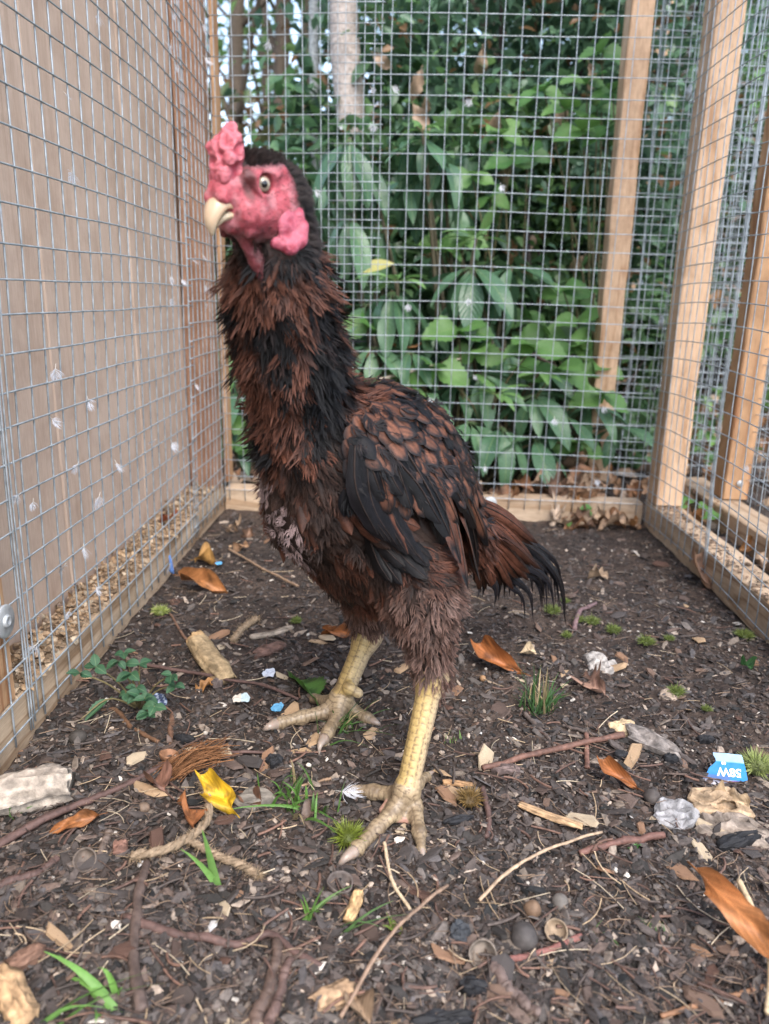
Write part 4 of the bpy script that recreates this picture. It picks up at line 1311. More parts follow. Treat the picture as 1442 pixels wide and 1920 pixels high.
# ------------------------------------------------------------------ plants and trees
def blade(nl=8, nx=4, ratio=.3, fold=.18, curl=.25, sharp=1.0, serr=0, lobes=0.0, wob=0.0, seed=0, base=.02, cup=0.0):
    """leaf blade of unit length along +y"""
    r = np.random.default_rng(seed)
    t = np.linspace(0, 1, nl + 1)
    w = np.sin(np.pi * t ** sharp) ** .85 * ratio * .5
    w[0] = base * ratio; w[-1] = .002
    if serr: w = w * (1 + .16 * ((np.arange(nl + 1) % 2) - .5) * (t > .08) * (t < .97))
    if lobes: w = w * (1 + lobes * np.sin(t * math.pi * 7.5))
    xs = np.linspace(-1, 1, nx + 1); V = []; U = []
    ph = r.uniform(0, 6, 4)
    for i, ti in enumerate(t):
        a = curl * ti
        yy = math.sin(a) / curl if abs(curl) > 1e-4 else ti
        zz = -(1 - math.cos(a)) / curl if abs(curl) > 1e-4 else 0
        for xk in xs:
            ww = w[i] * xk
            z = zz + fold * abs(ww) + cup * ww * ww * 6 + wob * math.sin(ti * 9 + ph[0] + xk * 2) * (.3 + abs(xk)) * .05
            yo = serr and abs(xk) == 1 and (i % 2) * .02 or 0
            V.append((ww, yy + yo, z)); U.append((xk, ti, 0))
    k = nx + 1
    F = np.array([(i * k + j, i * k + j + 1, (i + 1) * k + j + 1, (i + 1) * k + j) for i in range(nl) for j in range(nx)])
    return np.array(V), F, np.array(U)
def blade_mesh(name, mat, c=(.5, .5, .5), petiole=.12, **kw):
    V, F, U = blade(**kw)
    mb = MB().add(V, F, c, 0, U)
    if petiole:
        Vt, Ft = tube([(0, -petiole, -.01), (0, -petiole * .4, .002), (0, .15, -.012)], [.011, .010, .006], 4)
        mb.add(Vt, Ft, np.array(c) * .9, 0, np.tile([[0.0, 0, 0]], (len(Vt), 1)))
    return mb.mesh(name, mat)
def put(me, name, parent, P, d, n, L, W=None, mats=None):
    d = norm(d); n = norm(np.asarray(n) - d * np.dot(n, d)); s = np.cross(d, n)
    o = bpy.data.objects.new(name, me); col.objects.link(o)
    loc = np.asarray(P, float)
    if parent is not None: o.parent = parent; loc = loc - world_loc(parent)
    W = W or L
    A = np.stack([s * W, d * L, n * L], 1)
    m = Matrix([[*A[0], loc[0]], [*A[1], loc[1]], [*A[2], loc[2]], [0, 0, 0, 1]])
    o.matrix_basis = m
    return o
RH = [blade_mesh('rhododendron_leaf', M['rhodo'], ratio=.27 + .03 * (i % 3), curl=.5 + .25 * (i % 4), fold=.25, sharp=.9, seed=i, wob=.25) for i in range(6)]
RHY = [blade_mesh('young_leaf', M['rhodo_young'], ratio=.26, curl=.3 + .3 * i, fold=.35, seed=i) for i in range(3)]
BR = [blade_mesh('bramble_leaf', M['bramble'], ratio=.78, curl=.35 + .2 * i, fold=.2, sharp=.75, serr=1, nl=14, seed=i, wob=.5) for i in range(4)]
YL = blade_mesh('yellow_leaf', M['yellow_leaf'], ratio=.42, curl=.3, fold=.2)
def whorl(par, C, n, el, L, meshes, axis=(0, 0, 1), jit=.25, arc=None):
    a0 = rng.uniform(0, 6.28)
    for i in range(n):
        a = a0 + (i + rng.uniform(-.3, .3)) / n * 2 * math.pi
        if arc: a = rng.uniform(*arc)
        e = el + rng.normal(0, jit)
        d = np.array([math.cos(a) * math.cos(e), math.sin(a) * math.cos(e), math.sin(e)])
        up_n = np.array([0, 0, 1.0]) * math.cos(e) + np.array([math.cos(a), math.sin(a), 0]) * max(0, -math.sin(e)) + rng.normal(0, .2, 3)
        l = L * rng.uniform(.75, 1.15)
        put(meshes[rng.integers(len(meshes))], 'leaf', par, np.asarray(C) + d * l * .13, d, up_n, l)
def stems(par, base, tips, r=.006, c=(.10, .085, .05)):
    for tp in tips:
        b = np.array(base) + np.array([rng.normal(0, .02), rng.normal(0, .02), 0])
        m_ = b * .55 + np.array(tp) * .45 + np.array([rng.normal(0, .02), rng.normal(0, .02), .05])
        P = resample([b, m_, tp], 10)
        V, F = tube(P, np.linspace(r, r * .45, 10), 6)
        MB().add(V, F, c).build('stem', M['twig'], par)
def gbase(p): return np.array([p[0], p[1], float(hz(p[0], p[1])) - .01])

def rhodo(label, whs, base_xy):
    b = gbase(base_xy)
    par = empty('rhododendron', b, label, 'shrub', 'rhododendrons behind the back mesh')
    stems(par, b, [at(w[0], w[1], w[2]) for w in whs])
    for (px, py, Y, n, el, L, kind) in whs:
        whorl(par, at(px, py, Y), n, el, L, RHY if kind else RH)
    return par
sA = rhodo('tall rhododendron with long drooping leaves, nearest behind the head and neck of the cockerel',
      [(655, 258, 1.43, 11, -1.0, .115, 0), (690, 300, 1.50, 9, -.9, .11, 0), (655, 400, 1.44, 10, -1.15, .12, 0), (705, 420, 1.5, 10, -1.1, .12, 0), (640, 330, 1.55, 8, -.8, .1, 0), (600, 400, 1.6, 7, -.7, .09, 0)], (.0, 1.50))
put(YL, 'leaf', sA, at(668, 510, 1.40), (1, -.15, .35), (0, -.7, .7), .068)['label'] = 'pale yellow leaf'
sB = rhodo('rhododendron with a bright young top, right of the tall drooping one',
      [(795, 262, 1.44, 11, -.55, .085, 0), (792, 246, 1.43, 8, .35, .05, 1), (830, 300, 1.48, 9, -.8, .1, 0), (770, 330, 1.52, 8, -.9, .1, 0), (850, 380, 1.55, 8, -.7, .09, 0)], (.11, 1.52))
sC = rhodo('rhododendron with broad shiny leaves under a pale star of young leaves, mid height',
      [(885, 500, 1.38, 12, -.75, .115, 0), (893, 448, 1.39, 9, .15, .06, 1), (935, 535, 1.44, 9, -.6, .1, 0), (860, 560, 1.46, 9, -.9, .11, 0), (960, 500, 1.52, 8, -.4, .09, 0)], (.16, 1.46))
sD = rhodo('low rhododendron with pale green shoots, directly behind the back of the cockerel',
      [(745, 528, 1.36, 10, .2, .06, 1), (735, 545, 1.37, 10, -.7, .1, 0), (690, 570, 1.42, 9, -.6, .1, 0), (790, 600, 1.42, 10, -.6, .1, 0), (700, 650, 1.36, 9, -.5, .09, 0), (770, 660, 1.34, 9, -.35, .08, 0), (840, 640, 1.45, 9, -.7, .1, 0),
       (660, 690, 1.4, 9, -.4, .09, 0), (740, 720, 1.33, 9, .05, .06, 1), (800, 740, 1.33, 9, -.3, .085, 0), (860, 720, 1.38, 9, -.5, .09, 0)], (.02, 1.44))
sE = rhodo('spreading rhododendron low behind the rail, over the heap of dead leaves',
      [(900, 700, 1.36, 10, -.5, .09, 0), (950, 660, 1.42, 9, -.5, .09, 0), (1000, 740, 1.35, 10, -.45, .1, 0), (880, 790, 1.32, 10, -.45, .1, 0), (940, 800, 1.31, 9, -.7, .1, 0), (930, 740, 1.30, 9, .15, .055, 1),
       (1060, 780, 1.36, 9, -.35, .09, 0), (1110, 760, 1.40, 9, -.3, .09, 0), (1020, 690, 1.46, 9, -.4, .09, 0), (1150, 800, 1.38, 8, -.25, .08, 0), (850, 840, 1.31, 8, -.6, .09, 0), (1010, 700, 1.33, 8, .1, .06, 1),
       (1000, 820, 1.33, 9, -.5, .1, 0), (1080, 720, 1.5, 8, -.3, .09, 0)], (.20, 1.42))
sF = rhodo('sprigs of rhododendron showing between the neck of the cockerel and the left corner',
      [(440, 640, 1.40, 8, -.3, .08, 1), (432, 740, 1.36, 9, -.3, .08, 0), (450, 800, 1.38, 9, -.4, .08, 0), (430, 690, 1.45, 8, -.4, .08, 0), (470, 560, 1.5, 8, -.5, .09, 0)], (-.29, 1.42))

def bramble(label, clus, base_xy, L=.05, group='brambles among the shrubs'):
    b = gbase(base_xy); par = empty('bramble', b, label, 'bramble', group)
    stems(par, b, [at(c[0], c[1], c[2]) for c in clus], .0028, (.13, .11, .05))
    for (px, py, Y) in clus:
        C = at(px, py, Y)
        out = np.array([rng.normal(0, .5), -1.0, rng.normal(.1, .3)])
        for k in range(3):
            a = (k - 1) * 1.25 + rng.normal(0, .2)
            d = np.array([math.sin(a), -.35, math.cos(a) * .5 - .35])
            put(BR[rng.integers(4)], 'leaf', par, C, d, norm(out) + np.array([0, 0, .8]), L * rng.uniform(.8, 1.2))
bramble('bramble with bright round leaves beside the far pale post', [(1100, 155, 1.52), (1130, 95, 1.54), (1060, 205, 1.52), (1092, 245, 1.5), (1140, 240, 1.5), (1020, 170, 1.56), (1120, 200, 1.55), (1150, 170, 1.5)], (.42, 1.58))
bramble('bramble with round leaves half way up, left of the far pale post', [(1055, 540, 1.5), (1085, 600, 1.48), (1020, 620, 1.5), (1075, 650, 1.46), (1110, 640, 1.47), (1085, 560, 1.55), (985, 590, 1.55), (1130, 690, 1.44)], (.36, 1.52))
bramble('bramble with round leaves in the middle, right of the drooping shrubs', [(885, 330, 1.6), (960, 300, 1.62), (920, 370, 1.6), (850, 420, 1.58), (990, 290, 1.65), (940, 250, 1.65), (830, 460, 1.5), (870, 450, 1.5)], (.22, 1.62))
bramble('leafy bramble low between the shrubs and the rail', [(860, 615, 1.34), (890, 660, 1.36), (1000, 650, 1.33), (1045, 690, 1.34), (960, 690, 1.4), (820, 690, 1.32), (760, 690, 1.36), (1130, 740, 1.36), (690, 610, 1.38), (1080, 830, 1.36)], (.14, 1.38), .06)
bramble('bramble sprig low behind the left corner post', [(436, 600, 1.6), (440, 830, 1.34), (428, 790, 1.34)], (-.25, 1.38), .05)
# fallen branches
for pts, Y, r, c, lab in ((((712, 712), (760, 698), (830, 682), (862, 672)), 1.31, .0032, (.45, .38, .30), 'pale dead branch lying across the low shrubs'),
                          (((795, 706), (850, 668), (905, 655), (985, 660), (1060, 700), (1140, 750)), 1.37, .0034, (.09, .06, .045), 'dark arching branch among the low shrubs'),
                          (((640, 700), (690, 665), (740, 645), (770, 652), (800, 640)), 1.36, .004, (.30, .15, .06), 'bent orange-brown branch behind the shoulder of the cockerel')):
    P = resample([at(x, y, Y + .03 * i / len(pts)) for i, (x, y) in enumerate(pts)], 24) + rng.normal(0, .001, (24, 3))
    V, F = tube(P, np.linspace(r, r * .5, 24), 6)
    tag(MB().add(V, F, c).build('branch', M['twig']), lab, 'branch')

# ---- leaf clouds
LT_V = np.array([(0, 0, 0), (-.5, .42, .12), (-.34, .75, .06), (0, 1, -.12), (.34, .75, .06), (.5, .42, .12), (0, .5, 0)])
LT_F = np.array([(0, 6, 2, 1), (6, 3, 2, 2), (0, 5, 4, 6), (6, 4, 3, 3)])
LT_F3 = [(0, 6, 2, 1), (6, 3, 2), (0, 5, 4, 6), (6, 4, 3)]
def cloud(P, size, colA, colB, ratio=.5, droop=.4, seed=0, dead=0.0, mb=None):
    n = len(P); r = np.random.default_rng(seed)
    a = r.uniform(0, 6.283, n); e = r.normal(-droop, .5, n)
    d = np.stack([np.cos(a) * np.cos(e), np.sin(a) * np.cos(e), np.sin(e)], 1)
    nn = np.stack([r.normal(0, .5, n), r.normal(0, .5, n), np.ones(n)], 1)
    nn = norm(nn - d * (nn * d).sum(1, keepdims=True)); s = np.cross(d, nn)
    L = size * r.uniform(.6, 1.35, n)
    k = r.random((n, 1)); c = np.array(colA) * (1 - k) + np.array(colB) * k
    c = c * r.uniform(.7, 1.3, (n, 1))
    if dead:
        q = r.random(n) < dead; c[q] = np.array([.30, .17, .085]) * r.uniform(.5, 1.3, (q.sum(), 1))
    mb = mb or MB()
    batch(mb, LT_V, LT_F3, P, s, d, nn, L * ratio, L, L, c)
    return mb
def clumps(n, lo, hi, nc, spread, r, shape='box'):
    lo = np.array(lo); hi = np.array(hi)
    if shape == 'box': C = r.uniform(lo, hi, (nc, 3))
    else:
        q = r.normal(0, 1, (nc, 3)); q = q / np.linalg.norm(q, axis=1, keepdims=True) * r.uniform(.35, 1, (nc, 1)) ** .5
        C = (lo + hi) / 2 + q * (hi - lo) / 2
    w = r.uniform(.4, 1.6, nc); w /= w.sum()
    i = r.choice(nc, n, p=w)
    return C[i] + r.normal(0, 1, (n, 3)) * np.asarray(spread) * r.uniform(.5, 1.2, (nc, 1))[i], C

def tree(label, px, Y, r0, H, crown, leaf, n, cA, cB, bark=(.16, .13, .10), name='tree', lean=0.0, seed=0, group='trees beyond the run', nc=40, cw=None, limbs=7):
    r = np.random.default_rng(seed + 100)
    p = at(px, 560, Y); b = gbase(p)
    par = empty(name, b, label, 'tree', group)
    t = np.linspace(0, 1, 26)
    P = np.stack([b[0] + lean * t * H + .03 * np.sin(t * 7 + seed), b[1] + .03 * np.cos(t * 5 + seed), b[2] + t * H], 1)
    V, F = tube(P, r0 * (1 - .55 * t) * (1 + .5 * np.exp(-t * H / .12)), 14, False)
    V = V + norm(V - np.repeat(P, 14, 0)) * ((n3(V * [1, 1, .3], 40, seed % 5) - .5) * r0 * .5)[:, None]
    mb = MB().add(V, F, np.array(bark)[None] * (.6 + .8 * n3(V * [1, 1, .35], 26, 2))[:, None])
    trunk_o = mb.build('trunk', M['bark'], par)
    z0, z1 = crown; cw = cw or (z1 - z0) * .45
    Pl, C = clumps(n, (P[-1, 0] - cw, b[1] - cw, z0), (P[-1, 0] + cw, b[1] + cw, z1), nc, (cw * .22, cw * .22, cw * .16), r, 'ell')
    for c_ in C[:limbs]:
        k = int(np.clip((c_[2] - b[2]) / H * 25 - 5, 3, 24))
        Q = resample([P[k], (P[k] + c_) / 2 + [0, 0, .08], c_], 8)
        V, F = tube(Q, np.linspace(r0 * .4, r0 * .06, 8), 6); MB().add(V, F, bark).build('limb', M['bark'], trunk_o)
    o = cloud(Pl, leaf, cA, cB, seed=seed).build('crown', M['leafcloud'], par); o['kind'] = 'stuff'
    return par
G1, G2 = (.11, .215, .075), (.22, .35, .12)
D1, D2_ = (.070, .145, .09), (.14, .245, .14)
tree('pale straight tree trunk with a leafy head, directly above the tall drooping rhododendron', 655, 1.90, .036, 2.4, (1.5, 2.6), .05, 500, G1, G2, (.42, .36, .32), seed=1)
tree('slim grey tree stem just left of the pale trunk', 614, 2.0, .016, 2.4, (1.5, 2.6), .05, 400, G1, G2, (.34, .35, .34), seed=2)
tree('dark slender tree nearest the left corner post', 462, 4.6, .05, 4.2, (1.3, 4.4), .075, 840, G1, G2, (.13, .10, .075), seed=3)
tree('dark slender tree in the gap above the head of the cockerel', 530, 5.0, .055, 4.4, (1.5, 4.4), .075, 798, G1, G2, (.14, .105, .08), seed=4)
tree('thin brown tree far off between the two dark slender trees', 500, 7.0, .05, 5, (1.9, 5), .09, 798, G1, G2, (.15, .11, .08), seed=5)
tree('slender tree far off behind the grey stem', 575, 6.0, .05, 5, (1.6, 5), .09, 924, G1, G2, (.15, .12, .09), seed=6)
tree('young beech with low boughs behind the far pale post', 1235, 3.4, .03, 3.0, (.25, 2.6), .065, 3600, (.09, .21, .05), (.17, .33, .09), (.12, .10, .08), seed=7, nc=60, cw=.5)
tree('dark tree behind the right mesh panel', 1370, 4.2, .06, 3.8, (.6, 3.9), .075, 4600, D2_, G1, (.10, .08, .06), seed=8, nc=70)
tree('broad tree at the right edge of the wood', 1520, 5.0, .07, 4.4, (.5, 4.4), .085, 4600, D2_, G2, (.12, .09, .07), seed=9, nc=70)
tree('tall tree behind the holly', 900, 5.0, .09, 5, (1.2, 5), .085, 5200, D2_, G1, (.13, .10, .08), seed=10, nc=80, cw=1.6)
tree('tree behind the holly, right of the tall one', 1100, 5.8, .08, 5, (.9, 5), .09, 4600, D2_, G2, (.13, .10, .08), seed=12, nc=70, cw=1.5)

def holly(label, px, py, Y, half, n, seed, cA=D1, cB=D2_, leaf=.036, dead=.05, name='holly', cat='shrub', nc=70, ratio=.55):
    r = np.random.default_rng(seed); c = at(px, py, Y); b = gbase((c[0], c[1]))
    par = empty(name, b, label, cat, 'dark shrubs behind the run')
    half = np.array(half)
    P, C = clumps(n, c - half, c + half, nc, half * .16, r)
    P[:, 2] = np.maximum(P[:, 2], b[2] + .01)
    for k in range(9):
        Q = resample([b + r.normal(0, .02, 3) * [1, 1, 0], (b + C[k]) / 2 + r.normal(0, .05, 3), C[k]], 10)
        V, F = tube(Q, np.linspace(.012, .003, 10), 5); MB().add(V, F, (.055, .045, .04)).build('stem', M['bark'], par)
    o = cloud(P, leaf, cA, cB, ratio=ratio, seed=seed, dead=dead).build('foliage', M['leafcloud'], par); o['kind'] = 'stuff'
    return par
hA = holly('large dark holly filling the upper right of the back mesh', 960, 180, 2.15, (.46, .30, .42), 9500, 21, nc=150)
hB = holly('dark holly low behind the round-leaved brambles', 1020, 480, 1.95, (.34, .25, .28), 6000, 22, nc=100)
holly('dark shrub behind the drooping rhododendrons', 760, 420, 2.1, (.30, .22, .36), 4200, 23, D1, G1, .045, nc=80, name='shrub')
holly('light leafy bush low between the left corner and the cockerel', 520, 420, 2.6, (.50, .3, .24), 3600, 24, (.05, .12, .035), (.12, .22, .07), .05, .12, 'shrub', nc=70)
holly('brownish bush under the slender trees at the left', 500, 270, 3.2, (.55, .3, .18), 1800, 25, (.07, .12, .04), (.20, .17, .08), .05, .35, 'shrub', nc=40)
holly('bush behind the far mesh with russet leaves at its foot', 1390, 430, 3.0, (.32, .3, .40), 3600, 26, D2_, (.10, .13, .05), .05, .25, 'shrub', nc=60)
holly('low green growth beyond the right pen', 1480, 620, 3.6, (.9, .5, .22), 3000, 27, G1, G2, .05, .2, 'shrub', nc=60)
holly('dark thicket along the back of the wood floor', 1150, 560, 3.8, (1.5, .4, .5), 7000, 28, D1, D2_, .055, .15, 'thicket', 'shrub', nc=120)
holly('soft green undergrowth filling in behind the rhododendrons', 900, 690, 1.68, (.42, .10, .20), 5200, 31, (.07, .15, .065), (.15, .26, .11), .042, .05, 'undershrub', 'shrub', nc=110, ratio=.6)
holly('soft green leafy growth behind the tall drooping rhododendron', 690, 470, 1.75, (.22, .10, .22), 2600, 32, (.06, .135, .065), (.13, .24, .10), .042, .04, 'undershrub', 'shrub', nc=70, ratio=.6)
holly('light green leafy sprays half way up between holly and brambles', 1000, 420, 1.8, (.26, .08, .26), 1500, 33, (.08, .17, .06), (.17, .29, .10), .04, .06, 'undershrub', 'shrub', nc=60, ratio=.6)
# brown leaves caught in the holly
DEADM = [blade_mesh('dead_leaf', M['dead_leaf'], (.40, .28, .19), ratio=.42, curl=1.6 - .5 * i, fold=.5, lobes=.18 * (i % 2), wob=1.5, seed=i, nl=9) for i in range(4)]
for (px, py) in ((790, 130), (800, 180), (775, 195), (905, 90), (935, 210), (1060, 190), (1105, 120), (960, 310), (1000, 440), (1095, 480), (1050, 610), (700, 100), (1110, 480), (1130, 330)):
    put(DEADM[rng.integers(4)], 'dead_leaf', hA if py < 330 else hB, at(px, py, 1.75 + rng.uniform(-.08, .1)), (rng.normal(0, .5), rng.normal(0, .3), -1), (rng.normal(0, .4), -1, .2), rng.uniform(.045, .075))
# the far wood reads as one mass
r = np.random.default_rng(77)
P, _ = clumps(26000, (-9, 9.5, -.1), (10, 13.5, 6.5), 420, (.42, .4, .32), r)
gap = (P[:, 0] < -.5) & (P[:, 2] > 1.25) & (r.random(len(P)) < .88)
P = P[~gap]
tag(cloud(P, .17, (.07, .15, .04), (.16, .28, .08), seed=78, dead=.06, ratio=.6).build('distant_wood', M['leafcloud']), kind='stuff')
P, _ = clumps(9000, (-7, 7.5, -.1), (8, 9, 1.3), 160, (.4, .3, .2), r)
tag(cloud(P, .13, (.045, .10, .03), (.11, .19, .06), seed=79, dead=.15, ratio=.6).build('undergrowth', M['leafcloud']), kind='stuff')
# ------------------------------------------------------------------ things on the ground
def litter_leaf_mesh(seed, c, ratio=.40, curl=1.2, cup=.5, lobes=0.0, wob=1.6, serr=0, nl=26, fold=.35, mat='dead_leaf', back=None):
    V, F, U = blade(nl=nl, nx=10, ratio=ratio, curl=curl, fold=fold, lobes=lobes, wob=wob, serr=serr, seed=seed, cup=cup, sharp=.9)
    r = np.random.default_rng(seed)
    V = V + np.stack([0 * V[:, 0], 0 * V[:, 0], (n3(V, 9, 2) - .5) * .05 + (n3(V, 22, 3) - .5) * .018], 1)
    V[:, 0] *= 1 + .14 * (vnoise(V[:, 1] * 9 + seed, np.sign(V[:, 0]) * 3 + seed, 4) - .5) * 2
    bl = smooth(.55, .68, n3(V, 11, seed % 6))
    C = np.array(c)[None] * (.60 + .75 * n3(V, 5, seed % 6))[:, None] * (1 - .55 * bl[:, None])
    vein = np.abs(((U[:, 1] - .35 * np.abs(U[:, 0])) * 9) % 1 - .5) * 2
    C = C * (1 + .22 * smooth(.75, 1, vein)[:, None])
    C = C * (1 - .35 * (np.abs(U[:, 0:1]) > .9)) * (1 + .45 * (np.abs(U[:, 0:1]) < .05))
    mb = MB().add(V, F, C, 0, U)
    Vt, Ft = tube([(0, -.16, .0), (0, -.06, .012), (0, .1, .0)], [.010, .009, .006], 4)
    mb.add(Vt, Ft, np.array(c) * .7)
    return mb.mesh('leaf', M[mat])
def place_leaf(name, a, b, c, label, group=None, cat='leaf', lift=.002, roll=0.0, tilt=0.0, wid=1.0, **kw):
    A = grg(*a, dz=lift); B = grg(*b, dz=lift); d = B - A; L = np.linalg.norm(d)
    d = d / L + np.array([0, 0, tilt]); n = np.array([0, 0, 1.0]) + np.array([-d[1], d[0], 0]) * roll
    o = put(litter_leaf_mesh(abs(hash_(a)) % 97, c, **kw), name, None, A, d, n, L, L * wid)
    return tag(o, label, cat, group)
def hash_(a): return int(a[0] * 31 + a[1] * 17)
ORG = (.30, .105, .032)
FL = 'fallen leaves in the run'
place_leaf('fallen_leaf', (337, 1080), (425, 1098), (.40, .17, .06), 'long orange leaf lying along the left rail', FL, ratio=.34, curl=.5, lift=.012, cup=1.2, roll=-.5)
place_leaf('fallen_leaf', (660, 1188), (574, 1170), ORG, 'orange leaf partly hidden behind the far leg of the cockerel', FL, ratio=.32, curl=.9, lift=.006, roll=.4)
place_leaf('fallen_leaf', (980, 1262), (888, 1216), ORG, 'curled orange chestnut leaf right of the near leg', FL, ratio=.34, curl=-1.5, cup=1.6, lift=.003, roll=.9, tilt=-.1)
place_leaf('fallen_leaf', (1196, 1478), (1112, 1432), ORG, 'curled orange leaf with upturned tip near the blue scrap', FL, ratio=.30, curl=-1.5, cup=1.4, lift=.003, roll=.8)
place_leaf('fallen_leaf', (1312, 1637), (1478, 1812), (.50, .20, .07), 'large orange leaf at the right edge in the foreground', FL, ratio=.26, curl=.35, lift=.022, roll=-.7, tilt=.06, cup=.3)
place_leaf('fallen_leaf', (186, 1528), (82, 1556), (.33, .13, .045), 'orange-brown leaf beside the long dark twig', FL, ratio=.30, curl=.6, lift=.007, roll=.6)
place_leaf('fallen_leaf', (362, 1548), (356, 1474), (.38, .15, .06), 'folded orange-brown leaf left of the yellow leaf', FL, ratio=.40, curl=.6, cup=.5, lift=.006, roll=-.7)
place_leaf('fallen_leaf', (442, 1524), (398, 1468), (.62, .37, .02), 'bright yellow leaf curled in a hook', FL, ratio=.42, curl=-1.4, cup=.5, lift=.005, roll=.7, wob=2.5)
place_leaf('fallen_leaf', (1132, 1300), (1078, 1256), (.42, .25, .18), 'pinkish lobed oak leaf below the pale bark flake', FL, ratio=.55, curl=.6, lobes=.28, lift=.006, roll=.5)
place_leaf('fallen_leaf', (1006, 1226), (974, 1222), (.60, .46, .29), 'small cream leaf scrap above the curled chestnut leaf', FL, ratio=.75, curl=.2, lift=.005, roll=.3, wob=.6)
place_leaf('fallen_leaf', (400, 1278), (352, 1300), (.40, .19, .06), 'crinkled amber leaf under the split wood', FL, ratio=.45, curl=1.4, lobes=.2, lift=.005)
place_leaf('fallen_leaf', (365, 1050), (425, 1046), (.48, .26, .08), 'curled tan-yellow husk by the left rail', FL, ratio=.40, curl=1.2, cup=2, lift=.010)
place_leaf('fallen_leaf', (1140, 1082), (1088, 1070), (.40, .28, .18), 'tan crumpled leaf in front of the right corner', FL, ratio=.55, curl=1.0, lobes=.2, lift=.006)
place_leaf('fallen_leaf', (1332, 1102), (1292, 1078), (.36, .21, .13), 'tan leaf tucked under the right rail', FL, ratio=.5, curl=-1.2, cup=1.5, lift=.006)
place_leaf('fallen_leaf', (300, 975), (340, 985), (.42, .13, .06), 'red-orange leaf caught behind the left mesh', FL, ratio=.4, curl=-1.0, lift=.05)
place_leaf('fallen_leaf', (490, 1510), (420, 1470), (.20, .10, .06), 'dull brown leaf near the grey stone', FL, ratio=.4, curl=.8, lift=.004)
place_leaf('fallen_leaf', (310, 1480), (282, 1450), (.22, .11, .075), 'brown leaf piece by the tip of the long twig', FL, ratio=.7, curl=.4, lift=.005)
place_leaf('fallen_leaf', (600, 1040 + 470), (560, 1540), (.12, .08, .06), 'dark brown leaf beside the grass tuft', FL, ratio=.5, curl=.7, lift=.004)
place_leaf('fallen_leaf', (1410, 1255), (1392, 1240), (.06, .16, .05), 'small green leaf near the right edge', FL, ratio=.9, curl=.4, lift=.008, mat='leafcloud')
place_leaf('fallen_leaf', (590, 1312), (550, 1246), (.085, .20, .035), 'toothed green leaf beside the far foot', FL, ratio=.46, curl=.35, serr=1, nl=26, lift=.010, roll=-.4, mat='leafcloud', wob=.5, cup=.2)
place_leaf('fallen_leaf', (690, 1920), (655, 1840), (.32, .22, .14), 'tan pointed leaf at the bottom edge', FL, ratio=.55, curl=.5, lift=.005)
place_leaf('fallen_leaf', (1405, 1510), (1310, 1485), (.46, .33, .20), 'broad pale tan dead leaf below the blue scrap', FL, ratio=.50, curl=.8, lobes=.22, lift=.008, roll=.4, wob=2.6)
# heaps of dead leaves outside the rails
DL = []
for i, c in enumerate(((.36, .21, .12), (.42, .28, .18), (.28, .14, .07), (.48, .34, .23), (.33, .16, .06), (.22, .13, .085), (.40, .24, .14), (.50, .38, .28))):
    DL.append(litter_leaf_mesh(40 + i, c, ratio=.42 + .05 * (i % 3), curl=(-1.4, 1.0, .5, -1.8)[i % 4], cup=.8, lobes=.22 * (i % 2), wob=2.2))
LCOL = ['tan', 'pinkish tan', 'dark brown', 'pale', 'orange-brown', 'dull brown', 'light brown', 'creamy']
def heap(n, fn, label, group, smin=.035, smax=.065):
    made = []
    for i in range(n):
        x, y, z = fn()
        d = np.array([rng.normal(), rng.normal(), rng.normal(0, .35)])
        li = int(rng.integers(8)); o = put(DL[li], 'dead_leaf', None, (x, y, float(hz(x, y)) + z), d, np.array([rng.normal(0, .5), rng.normal(0, .5), 1.0]), rng.uniform(smin, smax))
        made.append((o, LCOL[li], proj((x, y, float(hz(x, y)) + z))))
    xs_ = sorted(m[2][0] for m in made); ys_ = sorted(m[2][1] for m in made); q = len(made)
    for o, cn, p_ in made:
        w1 = 'left' if p_[0] < xs_[q // 3] else 'right' if p_[0] > xs_[2 * q // 3] else 'middle'
        w2 = 'nearer' if p_[1] > ys_[q // 2] else 'farther'
        tag(o, cn + ' ' + label + ', ' + w1 + ', ' + w2 + ' side', 'leaf', group)
heap(46, lambda: (rng.uniform(.12, .40), 1.245 + abs(rng.normal(0, .06)), rng.uniform(.008, .060)), 'curled dead leaf in the heap behind the back rail', 'dead leaves heaped behind the back rail')
heap(16, lambda: (rng.uniform(.21, .395), YBR - abs(rng.normal(.012, .02)), rng.uniform(.004, .018)), 'dead leaf drifted against the back rail', 'dead leaves drifted inside the right corner', .028, .055)
heap(26, lambda: (rng.uniform(.455, .55), rng.uniform(.75, 1.25), rng.uniform(.003, .025)), 'dead leaf in the gap between the two right rails', 'dead leaves between the right rails', .03, .05)
heap(10, lambda: (rng.uniform(-.33, -.25), rng.uniform(1.255, 1.4), rng.uniform(.004, .04)), 'dead leaf outside the left back corner', 'dead leaves outside the left back corner')
heap(120, lambda: (rng.uniform(.35, 1.5), rng.uniform(1.3, 2.6), rng.uniform(.003, .02)), 'dead leaf on the wood floor beyond the right pen', 'dead leaves on the wood floor', .04, .07)
heap(6, lambda: (rng.uniform(-.27, -.2), rng.uniform(1.0, 1.15), rng.uniform(.004, .012)), 'leaf fragment in the left back corner', 'leaf fragments in the left back corner', .02, .035)
P = np.stack([rng.uniform(-1, 4, 3800), rng.uniform(1.3, 7, 3800), np.zeros(3800)], 1); P[:, 2] = hz(P[:, 0], P[:, 1]) + .012
tag(cloud(P, .055, (.20, .12, .075), (.42, .31, .22), droop=0, seed=5, ratio=.55).build('leaf_litter', M['dead_leaf']), kind='stuff')
P = np.stack([rng.uniform(.5, 3, 700), rng.uniform(1.4, 5, 700), np.zeros(700)], 1); k = n3(P, 2.2, 3) > .5; P = P[k]; P[:, 2] = hz(P[:, 0], P[:, 1]) + .03
